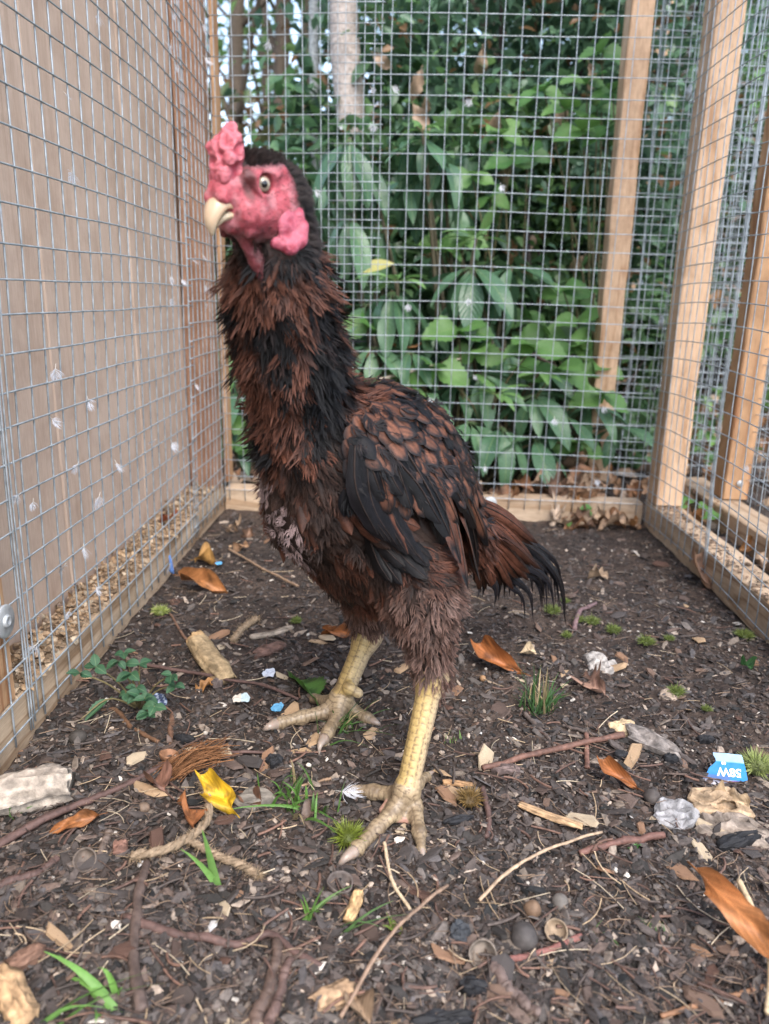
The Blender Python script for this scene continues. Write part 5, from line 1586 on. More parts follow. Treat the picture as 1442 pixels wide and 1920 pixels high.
tag(cloud(np.repeat(P, 5, 0) + rng.normal(0, .025, (len(P) * 5, 3)), .05, (.07, .17, .04), (.14, .26, .07), droop=-.4, seed=6, ratio=.4).build('ground_cover', M['leafcloud']), kind='stuff')

LAND = [('the near foot of the cockerel', (740, 1530)), ('the far foot of the cockerel', (620, 1345)), ('the yellow leaf', (420, 1500)), ('the bark log', (60, 1490)), ('the weed', (250, 1330)),
        ('the split wood', (395, 1235)), ('the blue scrap', (1360, 1450)), ('the silver-grey bark flake', (1268, 1525)), ('the big orange leaf', (1385, 1720)), ('the round oak gall', (982, 1757)),
        ('the thick brown stick', (255, 1750)), ('the two parallel sticks', (510, 1850)), ('the right grass tuft', (1012, 1320)), ('the curled chestnut leaf', (935, 1245)), ('the straight reddish twig', (1040, 1408)),
        ('the pale splinter', (1035, 1530)), ('the leaf along the left rail', (380, 1090)), ('the tail tip', (1060, 1170)), ('the right corner of the run', (1180, 1010)), ('the right rail', (1380, 1180)),
        ('the left grass tuft', (560, 1500)), ('the open acorn cup', (905, 1790)), ('the bottom tan leaf', (675, 1880)), ('the twine', (330, 1590)), ('the layered bark flake', (1128, 1245)), ('the pale burr by the left rail', (300, 1150))]
def where(P):
    q = np.array(proj(P)); k = min(range(len(LAND)), key=lambda i: np.hypot(*(q - np.array(LAND[i][1])))); v = q - np.array(LAND[k][1]); dd = np.hypot(*v)
    side = ('right of' if v[0] > 0 else 'left of') if abs(v[0]) > abs(v[1]) * 1.3 else ('in front of' if v[1] > 0 else 'behind')
    return ('just ' if dd < 45 else '' if dd < 110 else 'well ') + side + ' ' + LAND[k][0]
# ---- twigs and sticks
TW = 'twigs on the floor of the run'
def stick(pts, r0, r1, c, label, lift=.0, name='twig', cat='twig', n=40, knots=4, group=TW, arch=0.0):
    Pp = [grg(x, y, dz=r0 * .8 + lift) for x, y in pts]
    P = resample(Pp, n); t = np.linspace(0, 1, n)
    P = P + np.stack([(vnoise(t * 7 + k * 9 + r0 * 2e4, t * 0 + k, k) - .5) for k in range(3)], 1) * r0 * .8; P[:, 2] += arch * np.sin(t * math.pi)
    rr = np.linspace(r0, r1, n) * (1 + .10 * (vnoise(t * 9 + lift * 50 + r0 * 3e4, t * 0, 2) - .5) * 2)
    for k in rng.integers(2, n - 2, knots): rr[k] *= 1.13
    P = P + rng.normal(0, r0 * .05, P.shape)
    V, F = tube(P, rr, 9)
    V = V + norm(V - np.repeat(P, 9, 0)) * (rng.normal(0, r0 * .07, (len(V), 1)))
    C = np.array(c)[None] * (.45 + .75 * n3(V, 130, 3) + .35 * np.tile(rng.random(9), n))[:, None]
    mb = MB().add(V, F, C)
    return tag(mb.build(name, M['twig']), label, cat, group)
PUR = (.105, .062, .052); RED = (.165, .085, .062); GRY = (.13, .10, .085)
stick([(-20, 1592), (90, 1532), (200, 1490), (318, 1432)], .0030, .0020, PUR, 'long dark red-brown twig crossing below the bark log')
stick([(278, 1612), (258, 1700), (248, 1790), (262, 1900)], .0028, .0034, (.10, .07, .058), 'thick brown stick running towards the viewer from the twine')
stick([(236, 1722), (320, 1745), (440, 1768), (505, 1752), (560, 1790), (604, 1815)], .0026, .0019, PUR, 'bent twig lying across the thick brown stick')
stick([(522, 1765), (505, 1840), (478, 1930)], .0029, .0037, (.105, .07, .055), 'left one of two parallel sticks at the bottom edge')
stick([(545, 1800), (525, 1860), (500, 1935)], .0025, .0033, (.12, .075, .062), 'right one of two parallel sticks at the bottom edge')
stick([(905, 1442), (980, 1420), (1080, 1396), (1170, 1377)], .0022, .0026, RED, 'straight reddish twig in the middle right of the floor', lift=.003)
stick([(1088, 1600), (1150, 1582), (1246, 1566)], .0020, .0026, (.145, .072, .056), 'thick reddish twig in the right foreground', lift=.002)
stick([(952, 1800), (1020, 1785), (1088, 1758)], .0017, .0022, (.20, .085, .07), 'red twig beside the open acorn cup')
stick([(250, 1243), (340, 1258), (430, 1275), (485, 1283), (560, 1310)], .0019, .0012, PUR, 'dark twig passing under the split wood', lift=.004)
stick([(360, 1396), (430, 1410), (545, 1408)], .0015, .0012, PUR, 'thin dark twig in front of the far foot')
stick([(928, 1818), (962, 1860), (1008, 1905)], .0036, .0026, (.13, .092, .078), 'fat brown-purple root at the bottom edge', knots=6)
stick([(1150, 1392), (1100, 1374), (1055, 1360)], .0018, .0014, GRY, 'short grey twig above the straight reddish twig')
stick([(1100, 1378), (1102, 1440)], .0022, .0020, RED, 'stubby red-brown twig standing under the straight twig')
stick([(985, 1340), (1018, 1372), (1042, 1400)], .0022, .0017, GRY, 'short grey-brown twig by the right grass tuft')
stick([(905, 1480), (918, 1530), (914, 1570)], .0022, .0018, PUR, 'upright dark twig right of the near foot')
stick([(175, 1340), (215, 1330), (250, 1365), (300, 1392)], .0022, .0016, (.17, .09, .05), 'brown twig below the weed')
stick([(325, 1340), (318, 1400)], .0024, .0018, (.15, .08, .05), 'short twig hanging down from the weed')
stick([(0, 1660), (60, 1640), (105, 1612)], .0028, .0022, PUR, 'dark twig at the left edge below the acorn cup')
stick([(350, 1200), (318, 1150)], .0014, .0012, (.16, .09, .06), 'thin stalk leading to the pale burr by the left rail')
stick([(620, 1100 + 360), (560, 1475)], .0012, .0010, (.28, .18, .11), 'thin pale twig by the hind claw of the near foot')
stick([(300, 1695), (240, 1708), (160, 1705)], .0016, .0011, (.19, .14, .11), 'thin grey twig left of the thick brown stick')
stick([(560, 1100), (500, 1070), (430, 1030)], .0016, .0013, (.30, .20, .13), 'pale twig below the breast of the cockerel', lift=.003)
stick([(1075, 1180), (1085, 1150), (1118, 1132)], .0030, .0018, (.16, .10, .10), 'knobbly purple-grey twig beyond the tail', lift=.002)
stick([(1440, 1850), (1330, 1880), (1240, 1905)], .0016, .0012, (.25, .13, .07), 'orange-brown twig in the bottom right corner')
stick([(900, 1690), (960, 1640), (1130, 1560)], .0011, .0008, (.38, .27, .18), 'long pale dry stem slanting across the right foreground', lift=.006, arch=.006)
stick([(720, 1580), (735, 1650), (770, 1705)], .0012, .0010, (.50, .38, .25), 'pale straw in front of the outer toe', lift=.004)
stick([(640, 1910), (720, 1790), (840, 1660)], .0011, .0010, (.24, .16, .11), 'long thin brown stem in the bottom centre', lift=.005, arch=.008)
stick([(1385, 1650), (1440, 1780), (1440, 1900)], .0018, .0016, (.52, .40, .25), 'pale reed stalk at the right edge', lift=.008)
# splinters and chips that stand out
def slab(pts, w, h, c, label, name, cat, lift=0.0, n=30, cend=None, mat='bark', rough=.18, up_=None, group=None, tilt=0.0):
    P = resample([grg(x, y, dz=h * .5 + lift) for x, y in pts], n)
    P[:, 2] += np.linspace(-.5, .5, n) * tilt
    T = norm(np.gradient(P, axis=0)); S = norm(np.cross(T, [0, 0, 1.0])); U_ = np.cross(S, T)
    q = 26; aa = np.arange(q) / q * 6.2832
    ca, sa = np.cos(aa), np.sin(aa); pw_ = 3.2
    rad = (np.abs(ca) ** pw_ + np.abs(sa) ** pw_) ** (-1 / pw_)
    sec = np.stack([ca * rad, sa * rad], 1) * (1 + rng.normal(0, rough * .35, (q, 1)))
    V = []
    ph = rng.uniform(0, 9)
    for i in range(n):
        t = i / (n - 1); e = 1 - .18 * (abs(t - .5) * 2) ** 4
        for j, (a, b) in enumerate(sec):
            k = 1 + rough * (float(vnoise(t * 4 + ph, j * .9 + ph, 2)) - .5) * 1.6
            jag = (rng.normal(0, w * .10) if i in (0, n - 1) else 0)
            V.append(P[i] + S[i] * a * w * .5 * e * k + U_[i] * b * h * .5 * e * k + T[i] * jag)
    V = np.array(V)
    F = [(i * q + j, i * q + (j + 1) % q, (i + 1) * q + (j + 1) % q, (i + 1) * q + j) for i in range(n - 1) for j in range(q)]
    F += [tuple(range(q))[::-1], tuple(range((n - 1) * q, n * q))]
    jj = np.tile(np.arange(q), n); ii = np.repeat(np.arange(n), q) / n
    st = vnoise(jj * 1.7 + ph, ii * 5 + ph, 1) * .6 + vnoise(jj * .9 + ph, ii * 14, 4) * .4
    V = V + norm(V - np.repeat(P, q, 0)) * ((st - .5) * h * .22)[:, None]
    C = np.array(c)[None] * (.18 + 1.25 * st + .25 * n3(V, 300, 1))[:, None]
    if cend is not None:
        k = np.zeros(len(V)); k[:q * 3] = 1; C = C * (1 - k[:, None]) + np.array(cend) * k[:, None]
    return tag(MB().add(V, F, C).build(name, M[mat]), label, cat, group)
slab([(-60, 1510), (40, 1482), (132, 1468)], .026, .022, (.40, .34, .28), 'pale weathered bark log at the left edge', 'log', 'log', n=60, rough=.22)
slab([(366, 1200), (392, 1232), (424, 1266)], .021, .013, (.40, .29, .165), 'short split stick with a fresh pale face near the weed', 'split_wood', 'wood', lift=.002, cend=(.55, .36, .18), rough=.2, n=34, tilt=-.006)
slab([(-5, 1825), (20, 1865), (48, 1915)], .013, .010, (.48, .31, .17), 'splintered tan wood in the bottom left corner', 'split_wood', 'wood', rough=.3)
slab([(15, 1815), (45, 1800), (78, 1780)], .010, .007, (.20, .115, .08), 'short red-brown wood piece above the bottom left corner', 'split_wood', 'wood')
slab([(974, 1508), (1030, 1530), (1092, 1550)], .0062, .003, (.46, .30, .17), 'long pale wood splinter right of the near foot', 'wood_splinter', 'wood', lift=.003)
slab([(652, 1725), (664, 1700), (672, 1672)], .0068, .005, (.55, .36, .18), 'upright blond wood chip below the near foot', 'wood_splinter', 'wood', lift=.002)
slab([(592, 1885), (625, 1870), (660, 1850)], .014, .006, (.42, .28, .17), 'broad tan wood chip at the bottom, left of the tan leaf', 'wood_splinter', 'wood')
slab([(470, 1195), (510, 1188), (548, 1176)], .010, .004, (.30, .25, .20), 'grey flat splinter behind the twine scrap', 'wood_splinter', 'wood')
slab([(830, 1466), (885, 1472)], .005, .003, (.42, .25, .13), 'thin tan chip right of the near shank', 'wood_splinter', 'wood')
def flake(px, py, wx, wy, c, label, name='bark_flake', cat='bark', h=.004, rot=0.0, lift=.004, n=9, rough=1.0, tiltx=0.0, tilty=0.0, mat='bark', group=None):
    """flat ragged flake with layered edges"""
    ctr = grg(px, py, dz=lift); k = np.linspace(-1, 1, n); mb = MB(); ph = rng.uniform(0, 30)
    V = []
    m = 20
    ang = np.arange(m) / m * 6.2832
    out = 1 + .28 * (vnoise(ang * 1.6 + ph, ang * 0 + ph, 1) - .5) * 2 + rng.normal(0, .05, m)
    for zz, s in ((-h, .94), (0, 1), (h * .4, .9), (h * .5, .74), (h * .55, .56), (h * .6, .38), (h * .55, .18)):
        for a, o_ in zip(ang, out):
            x, y = math.cos(a) * o_ * s, math.sin(a) * o_ * s
            z = zz + rough * h * .8 * (float(vnoise(x * 2.2 + ph, y * 2.2, 3)) - .5) + rough * h * .55 * (float(vnoise(x * 1.6 + ph, y * 8, 4)) - .5)
            V.append((x * wx / 2, y * wy / 2, z))
    V = np.array(V); cr, sr = math.cos(rot), math.sin(rot)
    V = V @ np.array([[cr, sr, 0], [-sr, cr, 0], [0, 0, 1]])
    V[:, 2] += V[:, 0] * tiltx + V[:, 1] * tilty
    F = [(i * m + j, i * m + (j + 1) % m, (i + 1) * m + (j + 1) % m, (i + 1) * m + j) for i in range(6) for j in range(m)] + [tuple(range(6 * m, 7 * m)), tuple(range(m))[::-1]]
    U0 = V / max(wx, wy) * 2
    C = np.array(c)[None] * (.12 + .95 * vnoise(U0[:, 0] * 2 + ph, (U0[:, 1] * cr - U0[:, 0] * sr) * 13, 1) + .45 * n3(V, 260, 2))[:, None]
    return tag(MB().add(V + ctr, F, C).build(name, M[mat], smooth=False), label, cat, group)
flake(1268, 1525, .033, .026, (.34, .33, .33), 'silver-grey bark flake in the right foreground', h=.005, tilty=.25, rough=1.6)
flake(1352, 1505, .046, .024, (.46, .33, .21), 'ragged tan bark piece in front of the blue scrap', h=.005, tilty=.3, rot=-.1, lift=.006, rough=1.6)
flake(1372, 1552, .050, .026, (.30, .245, .20), 'layered grey-brown bark piece at the right edge', h=.006, tilty=.25, rot=-.2, rough=1.9)
flake(1128, 1245, .026, .036, (.42, .385, .35), 'pale layered bark flake beyond the curled chestnut leaf', h=.005, tilty=.1, rot=.5, rough=1.8)
flake(1225, 1390, .024, .060, (.27, .235, .21), 'long crumbling grey bark strip in the middle right', h=.004, rot=.75, rough=1.8)
flake(1170, 1362, .026, .016, (.48, .36, .22), 'tan frayed leaf scrap with pale bristles', 'leaf_scrap', 'leaf', h=.003, tilty=.3)
flake(480, 1497, .027, .017, (.20, .175, .145), 'flat grey-brown slate stone left of the grass tuft', 'stone', 'stone', h=.004, tilty=.25, rough=.4, mat='stone')
flake(405, 1240 + 40, .012, .008, (.13, .10, .09), 'small brown stone under the split wood', 'stone', 'stone', h=.004, mat='stone')
flake(950, 1440, .022, .011, (.15, .11, .10), 'flat dark bark chip by the straight reddish twig', h=.003)
flake(1255, 1303, .019, .010, (.40, .31, .24), 'small tan bark chip beside the moss tuft', h=.003, tilty=.5)
flake(225, 1585, .011, .012, (.22, .12, .09), 'rusty round bark scrap near the twine', h=.003)
flake(862, 1750, .013, .013, (.04, .044, .05), 'blue-black slate chip beside the acorn cup', 'stone', 'stone', h=.004, tilty=.3, mat='stone')
flake(505, 1215, .018, .040, (.16, .095, .075), 'red-brown bark strip behind the far foot', h=.003, rot=-.7)
flake(1110, 1075 + 330, .0, .0, (.1, .1, .1), 'x') if False else None
COALS = 'pieces of charcoal in the soil'
for px, py, a, b, lab in ((1385, 1575, .034, .012, 'long black charcoal under the bark at the right edge'), (1165, 1413, .012, .007, 'black charcoal bit above the curled upturned leaf'), (1258, 1420, .011, .010, 'black charcoal lump left of the blue scrap'),
                          (345, 1385, .018, .009, 'black charcoal by the brown fibres'), (860, 1535, .022, .006, 'black charcoal stick right of the near foot'), (1325, 1385, .016, .009, 'black charcoal in the right distance'),
                          (515, 1455 - 30, .014, .012, 'black charcoal lump behind the grass tuft'), (885, 1850, .016, .010, 'black charcoal below the open acorn cup'), (830, 1910, .030, .010, 'black charcoal at the bottom edge')):
    flake(px, py, a, b, (.014, .014, .016), lab, 'charcoal', 'charcoal', h=b * .35, rough=.8, mat='stone', group=COALS, rot=rng.uniform(-.4, .4))
# acorns and acorn cups
def lathe(prof, P, ax, n=18, c=(.2, .15, .1), name='acorn_cup', mat='twig', label='', cat='acorn', group=None, bumpy=0.0):
    ax = norm(ax); s = norm(np.cross(ax, [.3, 1, .2])); u_ = np.cross(ax, s); V = []
    for (rr, h) in prof:
        for k in range(n):
            q = k / n * 6.2832; w = 1 + bumpy * rng.normal()
            V.append(P + ax * h + rr * w * (s * math.cos(q) + u_ * math.sin(q)))
    F = [(i * n + k, i * n + (k + 1) % n, (i + 1) * n + (k + 1) % n, (i + 1) * n + k) for i in range(len(prof) - 1) for k in range(n)]
    V = np.array(V); V = V + ((np.stack([n3(V, 130, k) for k in range(3)], 1) - .5) * max(p_[0] for p_ in prof) * .35)
    C = np.array(c)[None] * (.4 + 1.1 * n3(V, 380, 3))[:, None]
    return tag(MB().add(V, F, C).build(name, M[mat]), label, cat, group)
def cup(px, py, R, ax, c, label):
    P = grg(px, py, dz=R * .75); prof = [(0, -R * .8), (R * .5, -R * .78), (R * .85, -R * .4), (R, .0), (R * .99, R * .18), (R * .88, R * .18), (R * .84, -R * .05), (R * .66, -R * .42), (R * .3, -R * .58), (.0, -R * .56)]
    return lathe(prof, P, ax, 22, c, label=label, group='acorn cups in the mulch', bumpy=.02)
cup(905, 1790, .0074, (-.15, -.62, .6), (.19, .155, .125), 'open acorn cup facing the viewer at the bottom centre right')
cup(1042, 1745, .0066, (-.1, -.45, .85), (.26, .19, .125), 'acorn cup with a pale rim right of the dark round gall')
cup(158, 1612, .0070, (.1, -.6, .6), (.13, .10, .08), 'dark acorn cup with its stalk at the left')
cup(638, 1655, .0080, (.1, -.2, .9), (.10, .08, .07), 'sunken dark acorn cup below the claw')
cup(318, 1415, .0076, (.2, .2, .9), (.26, .13, .07), 'shiny brown nut shell beside the brown fibres')
stick([(185, 1620), (196, 1585), (208, 1560)], .0022, .0028, (.14, .105, .085), 'grey stalk of the dark acorn cup', group=None, name='stalk', cat='twig')
def ball(px, py, R, c, label, sq=1.0, name='acorn', ax=(0, 0, 1)):
    P = grg(px, py, dz=R * .6); th = np.linspace(0, math.pi, 11)
    lathe([(R * math.sin(t), -R * sq * math.cos(t)) for t in th], P, ax, 18, c, name, 'stone', label, 'acorn', 'acorns and galls in the mulch', .03)
ball(982, 1757, .0078, (.062, .054, .05), 'dark round oak gall beside the pale-rimmed cup')
ball(1050, 1692, .0050, (.135, .12, .105), 'grey rounded acorn behind the pale-rimmed cup', 1.1)
ball(997, 1705, .0052, (.16, .10, .062), 'tan wrinkled acorn left of the grey one', 1.15, ax=(.5, 0, 1))
ball(146, 1383, .0062, (.055, .047, .040), 'blackish acorn near the weed at the left', 1.15, ax=(1, 0, .3))
ball(1222, 1494, .0060, (.075, .062, .055), 'dark nut behind the silver-grey bark flake', .9)
ball(838, 1300, .0050, (.11, .085, .07), 'small brown gall right of the near hock', 1)
ball(905, 1262 + 10, .0032, (.28, .16, .08), 'tiny ochre gall below the curled chestnut leaf')
ball(270, 1515, .0040, (.20, .14, .10), 'small tan gall below the long dark twig')
# burrs and moss tufts
def burr(px, py, R, c, label, spikes=260, name='burr', cat='burr', flat=.75, group='pale green burrs'):
    P = grg(px, py, dz=R * .6); mb = MB(); th = np.linspace(0, math.pi, 8); n = 12; V = []
    for t in th:
        for k in range(n): V.append(P + R * .7 * np.array([math.sin(t) * math.cos(k / n * 6.283), math.sin(t) * math.sin(k / n * 6.283), -flat * math.cos(t)]))
    F = [(i * n + k, i * n + (k + 1) % n, (i + 1) * n + (k + 1) % n, (i + 1) * n + k) for i in range(7) for k in range(n)]
    mb.add(V, F, np.array(c) * .55)
    d = norm(rng.normal(0, 1, (spikes, 3))); d[:, 2] = np.abs(d[:, 2]) * .9 + .02 * rng.random(spikes); d = norm(d)
    s = norm(np.cross(d, rng.normal(0, 1, (spikes, 3)))); z = np.cross(s, d)
    tV = np.array([(-.5, 0, 0), (.5, 0, 0), (.12, .6, .06), (0, 1, .0)]); tF = [(0, 1, 2), (0, 2, 3)]
    batch(mb, tV, tF, P + d * R * .5 * [1, 1, flat], s, d + rng.normal(0, .2, d.shape), z, np.full(spikes, R * .055), R * rng.uniform(.5, .95, spikes), np.full(spikes, R), np.array(c)[None] * rng.uniform(.6, 1.5, (spikes, 1)))
    return tag(mb.build(name, M['grass'], smooth=False), label, cat, group)
burr(652, 1570, .0095, (.17, .21, .03), 'yellow-green spiky burr beside the long toe')
burr(1420, 1438, .012, (.33, .38, .14), 'large pale green burr beside the blue scrap', 320)
burr(301, 1148, .0085, (.36, .42, .12), 'pale green burr near the left rail')
burr(880, 1525 - 25, .009, (.22, .14, .05), 'brown dried burr right of the near ankle')
for px, py, R, lab in ((1036, 1146, .010, 'bright moss tuft at the end of the tail'), (1086, 1163, .007, 'small moss tuft right of the tail'), (1110, 1166, .009, 'yellowish moss tuft further right of the tail'), (1150, 1182, .009, 'pale moss tuft beyond the bark flake'),
                       (1062, 1192, .006, 'tiny moss tuft under the tail tip'), (1212, 1204, .010, 'spreading green moss tuft in the middle right'), (1255, 1198, .006, 'small moss tuft right of the spreading one'), (1268, 1298, .009, 'green moss tuft beside the tan bark chip'),
                       (1395, 1192, .010, 'moss tuft at the foot of the right rail'), (555, 1165, .007, 'moss tuft left of the far leg'), (1060, 1128, .006, 'faint moss tuft behind the tail'), (1325, 1420 - 90, .005, 'speck of moss in the right distance')):
    burr(px, py, R * .85, (.17, .215, .055), lab, 240, 'moss_tuft', 'moss', .45, 'moss tufts on the bare soil')
# grass
def grass(px, py, n, H, spread, label, lean=(0, 0), c=(.075, .16, .035), w=.0016, droop=.5, dry=.15, name='grass_tuft'):
    b = grg(px, py, dz=-.002); mb = MB()
    for i in range(n):
        a = rng.uniform(0, 6.283); s = abs(rng.normal(0, .45)); h = H * rng.uniform(.45, 1.15)
        d = np.array([math.cos(a) * s + lean[0], math.sin(a) * s * .7 + lean[1], 1.0]); d = norm(d)
        p0 = b + np.array([rng.normal(0, spread), rng.normal(0, spread), 0]); t = np.linspace(0, 1, 7)
        P = p0 + d * (t * h)[:, None] + np.array([d[0], d[1], 0]) * (droop * h * t ** 2)[:, None] - np.array([0, 0, 1.0]) * (droop * .55 * h * t ** 2.2 * rng.uniform(.4, 1.4))[:, None]
        P[:, 2] = np.maximum(P[:, 2], b[2] + .002)
        S = norm(np.cross(d, [rng.normal(), rng.normal(), .2])); ww = w * rng.uniform(.6, 1.2) * (1 - t ** 1.6 * .92)
        V = np.concatenate([P - S * ww[:, None], P + np.cross(S, d) * ww[:, None] * .35, P + S * ww[:, None]]); m = 7
        F = [(k * m + j, (k + 1) * m + j, (k + 1) * m + j + 1, k * m + j + 1) for k in range(2) for j in range(m - 1)]
        cc = np.array(c) * rng.uniform(.6, 1.5) if rng.random() > dry else np.array([.36, .28, .15]) * rng.uniform(.7, 1.2)
        mb.add(V, F, cc)
    return tag(mb.build(name, M['grass']), label, 'grass', 'grass tufts in the run')
grass(1012, 1335, 60, .040, .007, 'dense dark grass tuft in the right middle of the run', c=(.045, .10, .03), w=.0011, droop=.3)
grass(560, 1520, 34, .042, .011, 'loose grass tuft between the two feet', c=(.08, .17, .035), w=.0015, droop=.9)
grass(640, 1368, 46, .034, .010, 'fine grass tuft growing through the toes of the far foot', c=(.06, .13, .03), w=.0010, droop=.8, lean=(.3, 0))
grass(412, 1660, 2, .045, .002, 'single broad grass blade in front of the twine', c=(.14, .27, .07), w=.0026, droop=.25, dry=0)
grass(580, 1735, 7, .034, .002, 'slim green shoot in the bottom centre', c=(.12, .24, .05), w=.0014, lean=(.2, .1), dry=0)
grass(635, 1755, 3, .055, .002, 'long bent grass blade in the bottom centre', c=(.09, .17, .06), w=.0015, lean=(.9, .2), droop=.8, dry=0)
grass(210, 1890, 6, .042, .004, 'grass with a long arching blade at the bottom left', c=(.13, .27, .06), w=.0024, lean=(-.3, 0), droop=1.0, dry=0)
grass(90, 1915, 4, .04, .004, 'soft grass blades in the bottom left corner', c=(.12, .24, .06), w=.0020, lean=(.8, .3), droop=1.0, dry=0)
grass(1130, 1760, 22, .012, .005, 'short grass sprout in the right foreground', c=(.09, .16, .05), w=.0008, droop=.6)
grass(1225, 1745, 16, .012, .004, 'thin grass sprout in the far right foreground', c=(.08, .15, .05), w=.0008, droop=.6)
grass(770, 1530, 14, .014, .003, 'short grass between the toes of the near foot', c=(.08, .17, .04), w=.0010, droop=.8)
grass(1190, 1595, 8, .008, .003, 'tiny green seedling near the thick reddish twig', c=(.07, .18, .05), w=.0018, droop=.9, dry=0)
grass(845, 1390, 18, .010, .004, 'pale grass sprout right of the near shank', c=(.12, .19, .06), w=.0008)
grass(28, 1535, 6, .016, .002, 'little grass shoot in front of the bark log', c=(.09, .17, .05), w=.001, dry=0)
grass(745, 1750, 10, .013, .003, 'yellow-green sprout in the bottom centre', c=(.18, .25, .05), w=.0014)
# sprigs by the rails
for (pts, lab) in (([(1060, 978), (1092, 962), (1110, 952)], 'small green sprig leaning on the back rail'), ([(1272, 948), (1295, 935), (1330, 950), (1350, 965)], 'green bramble sprig in the gap between the right rails')):
    b_ = at(*pts[0], 1.19) if 'back' in lab else gr(*pts[0], .01)
    sp_ = empty('sprig', b_, lab, 'sprig')
    for q in pts:
        Pq = at(*q, 1.185) if 'back' in lab else gr(*q, .035)
        V, F = tube(resample([b_, (b_ + Pq) / 2 + [0, 0, .004], Pq], 6), .0008, 5); MB().add(V, F, (.10, .13, .05)).build('stem', M['twig'], sp_)
        put(BR[rng.integers(4)], 'leaf', sp_, Pq, (rng.normal(0, 1), -.3, .1), (0, -.4, 1), .020 if 'back' in lab else .030)
# the weed by the left rail
wb = grg(262, 1330, dz=-.002)
weed = empty('weed', wb, 'small bramble seedling with toothed leaflets beside the left rail', 'weed')
WL = [blade_mesh('leaflet', M['weed'] if 'weed' in M else M.setdefault('weed', leaf_mat('weed_leaf', (.022, .075, .035), (.05, .125, .06), .55, .2, (.12, .22, .1))), ratio=.66, curl=.4 + .3 * i, fold=.3, serr=1, nl=14, seed=i, sharp=.85) for i in range(3)]
def stem3(par, P, r=.0010, c=(.16, .13, .06)):
    P = resample(P, 10); V, F = tube(P, np.linspace(r, r * .6, 10), 6); MB().add(V, F, c).build('stem', M['twig'], par)
for (px, py, Y) in ((222, 1240, .60), (245, 1262, .60), (232, 1225, .61), (262, 1245, .61), (150, 1262, .59), (180, 1250, .60), (255, 1290, .59), (236, 1300, .585), (262, 1305, .58), (278, 1335, .56), (290, 1325, .56), (322, 1265, .60), (328, 1285, .60), (272, 1310, .575)):
    C = at(px, py, Y - .02); stem3(weed, [wb, (wb + C) / 2 + np.array([0, 0, .006]), C])
    for k in (-1, 0, 1):
        d = np.array([math.sin(k * 1.2 + rng.normal(0, .3)), -.5 + rng.normal(0, .4), .15 + rng.normal(0, .2)])
        put(WL[rng.integers(3)], 'leaflet', weed, C, d, (rng.normal(0, .3), -.5, 1), rng.uniform(.009, .0135))
C = grg(150, 1350, dz=.006); C2 = grg(205, 1310, dz=.015)
stem3(weed, [wb, C2, C])
put(WL[0], 'leaflet', weed, C2, C - C2, (0, -.3, 1), .026, .014)['label'] = 'long olive leaflet'
# twine
def twine(pts, r, label, strands=3, fuzz=620, lift=.002):
    P = resample([grg(x, y, dz=r + lift) for x, y in pts], 70); T = norm(np.gradient(P, axis=0)); S = norm(np.cross(T, [0, 0, 1.0])); U_ = np.cross(S, T); mb = MB()
    t = np.arange(70)
    for k in range(strands):
        ph = t * .42 + .8 * np.sin(t * .21 + k) + k * 6.283 / strands
        Q = P + (S * np.cos(ph)[:, None] + U_ * np.sin(ph)[:, None]) * r * .52
        V, F = tube(Q, r * .56 * (1 + .22 * np.sin(t * .5 + k * 2) + rng.normal(0, .06, 70)), 7); mb.add(V, F, np.array([.25, .185, .125])[None] * (.6 + .8 * n3(V, 260, k))[:, None])
    i = rng.integers(0, 70, fuzz); i[:fuzz // 3] = rng.choice([0, 1, 2, 67, 68, 69], fuzz // 3)
    d = norm(rng.normal(0, 1, (fuzz, 3)) + T[i] * .8); s = norm(np.cross(d, rng.normal(0, 1, (fuzz, 3)))); z = np.cross(s, d)
    batch(mb, np.array([(-.5, 0, 0), (.5, 0, 0), (.3, .5, .1), (-.3, .5, .1), (0, 1, .0)]), [(0, 1, 2, 3), (3, 2, 4)], P[i] + d * r * .6, s, d, z, np.full(fuzz, .0003), rng.uniform(.002, .007, fuzz), np.full(fuzz, .006), np.array([.33, .24, .15])[None] * rng.uniform(.7, 1.3, (fuzz, 1)))
    return tag(mb.build('twine', M['twine']), label, 'twine', 'scraps of jute twine')
twine([(246, 1605), (310, 1592), (355, 1568), (385, 1540), (392, 1505), (380, 1470)], .0029, 'knotted jute twine with a frayed end under the yellow leaf', lift=.004)
twine([(350, 1572), (400, 1600), (450, 1622), (484, 1640)], .0025, 'loose jute twine end lying towards the near foot')
twine([(438, 1200), (452, 1180), (480, 1160)], .0034, 'short frayed twine scrap in the left middle of the floor')
# brown fibres
mb = MB(); a = grg(318, 1452, dz=.004); b = grg(405, 1408, dz=.008)
for i in range(110):
    o0, o1 = rng.normal(0, .006, 3) * [1, 1, .4], rng.normal(0, .007, 3) * [1, 1, .5]
    P = resample([a + o0, (a + b) / 2 + (o0 + o1) / 2 + rng.normal(0, .003, 3) + [0, 0, .004], b + o1], 7); P[:, 2] = np.maximum(P[:, 2], .001)
    V, F = tube(P, .00028, 3, False); mb.add(V, F, np.array([.20, .095, .045]) * rng.uniform(.5, 1.5))
tag(mb.build('fibre_tuft', M['twine']), 'tuft of fine brown plant fibres in front of the weed', 'fibres')

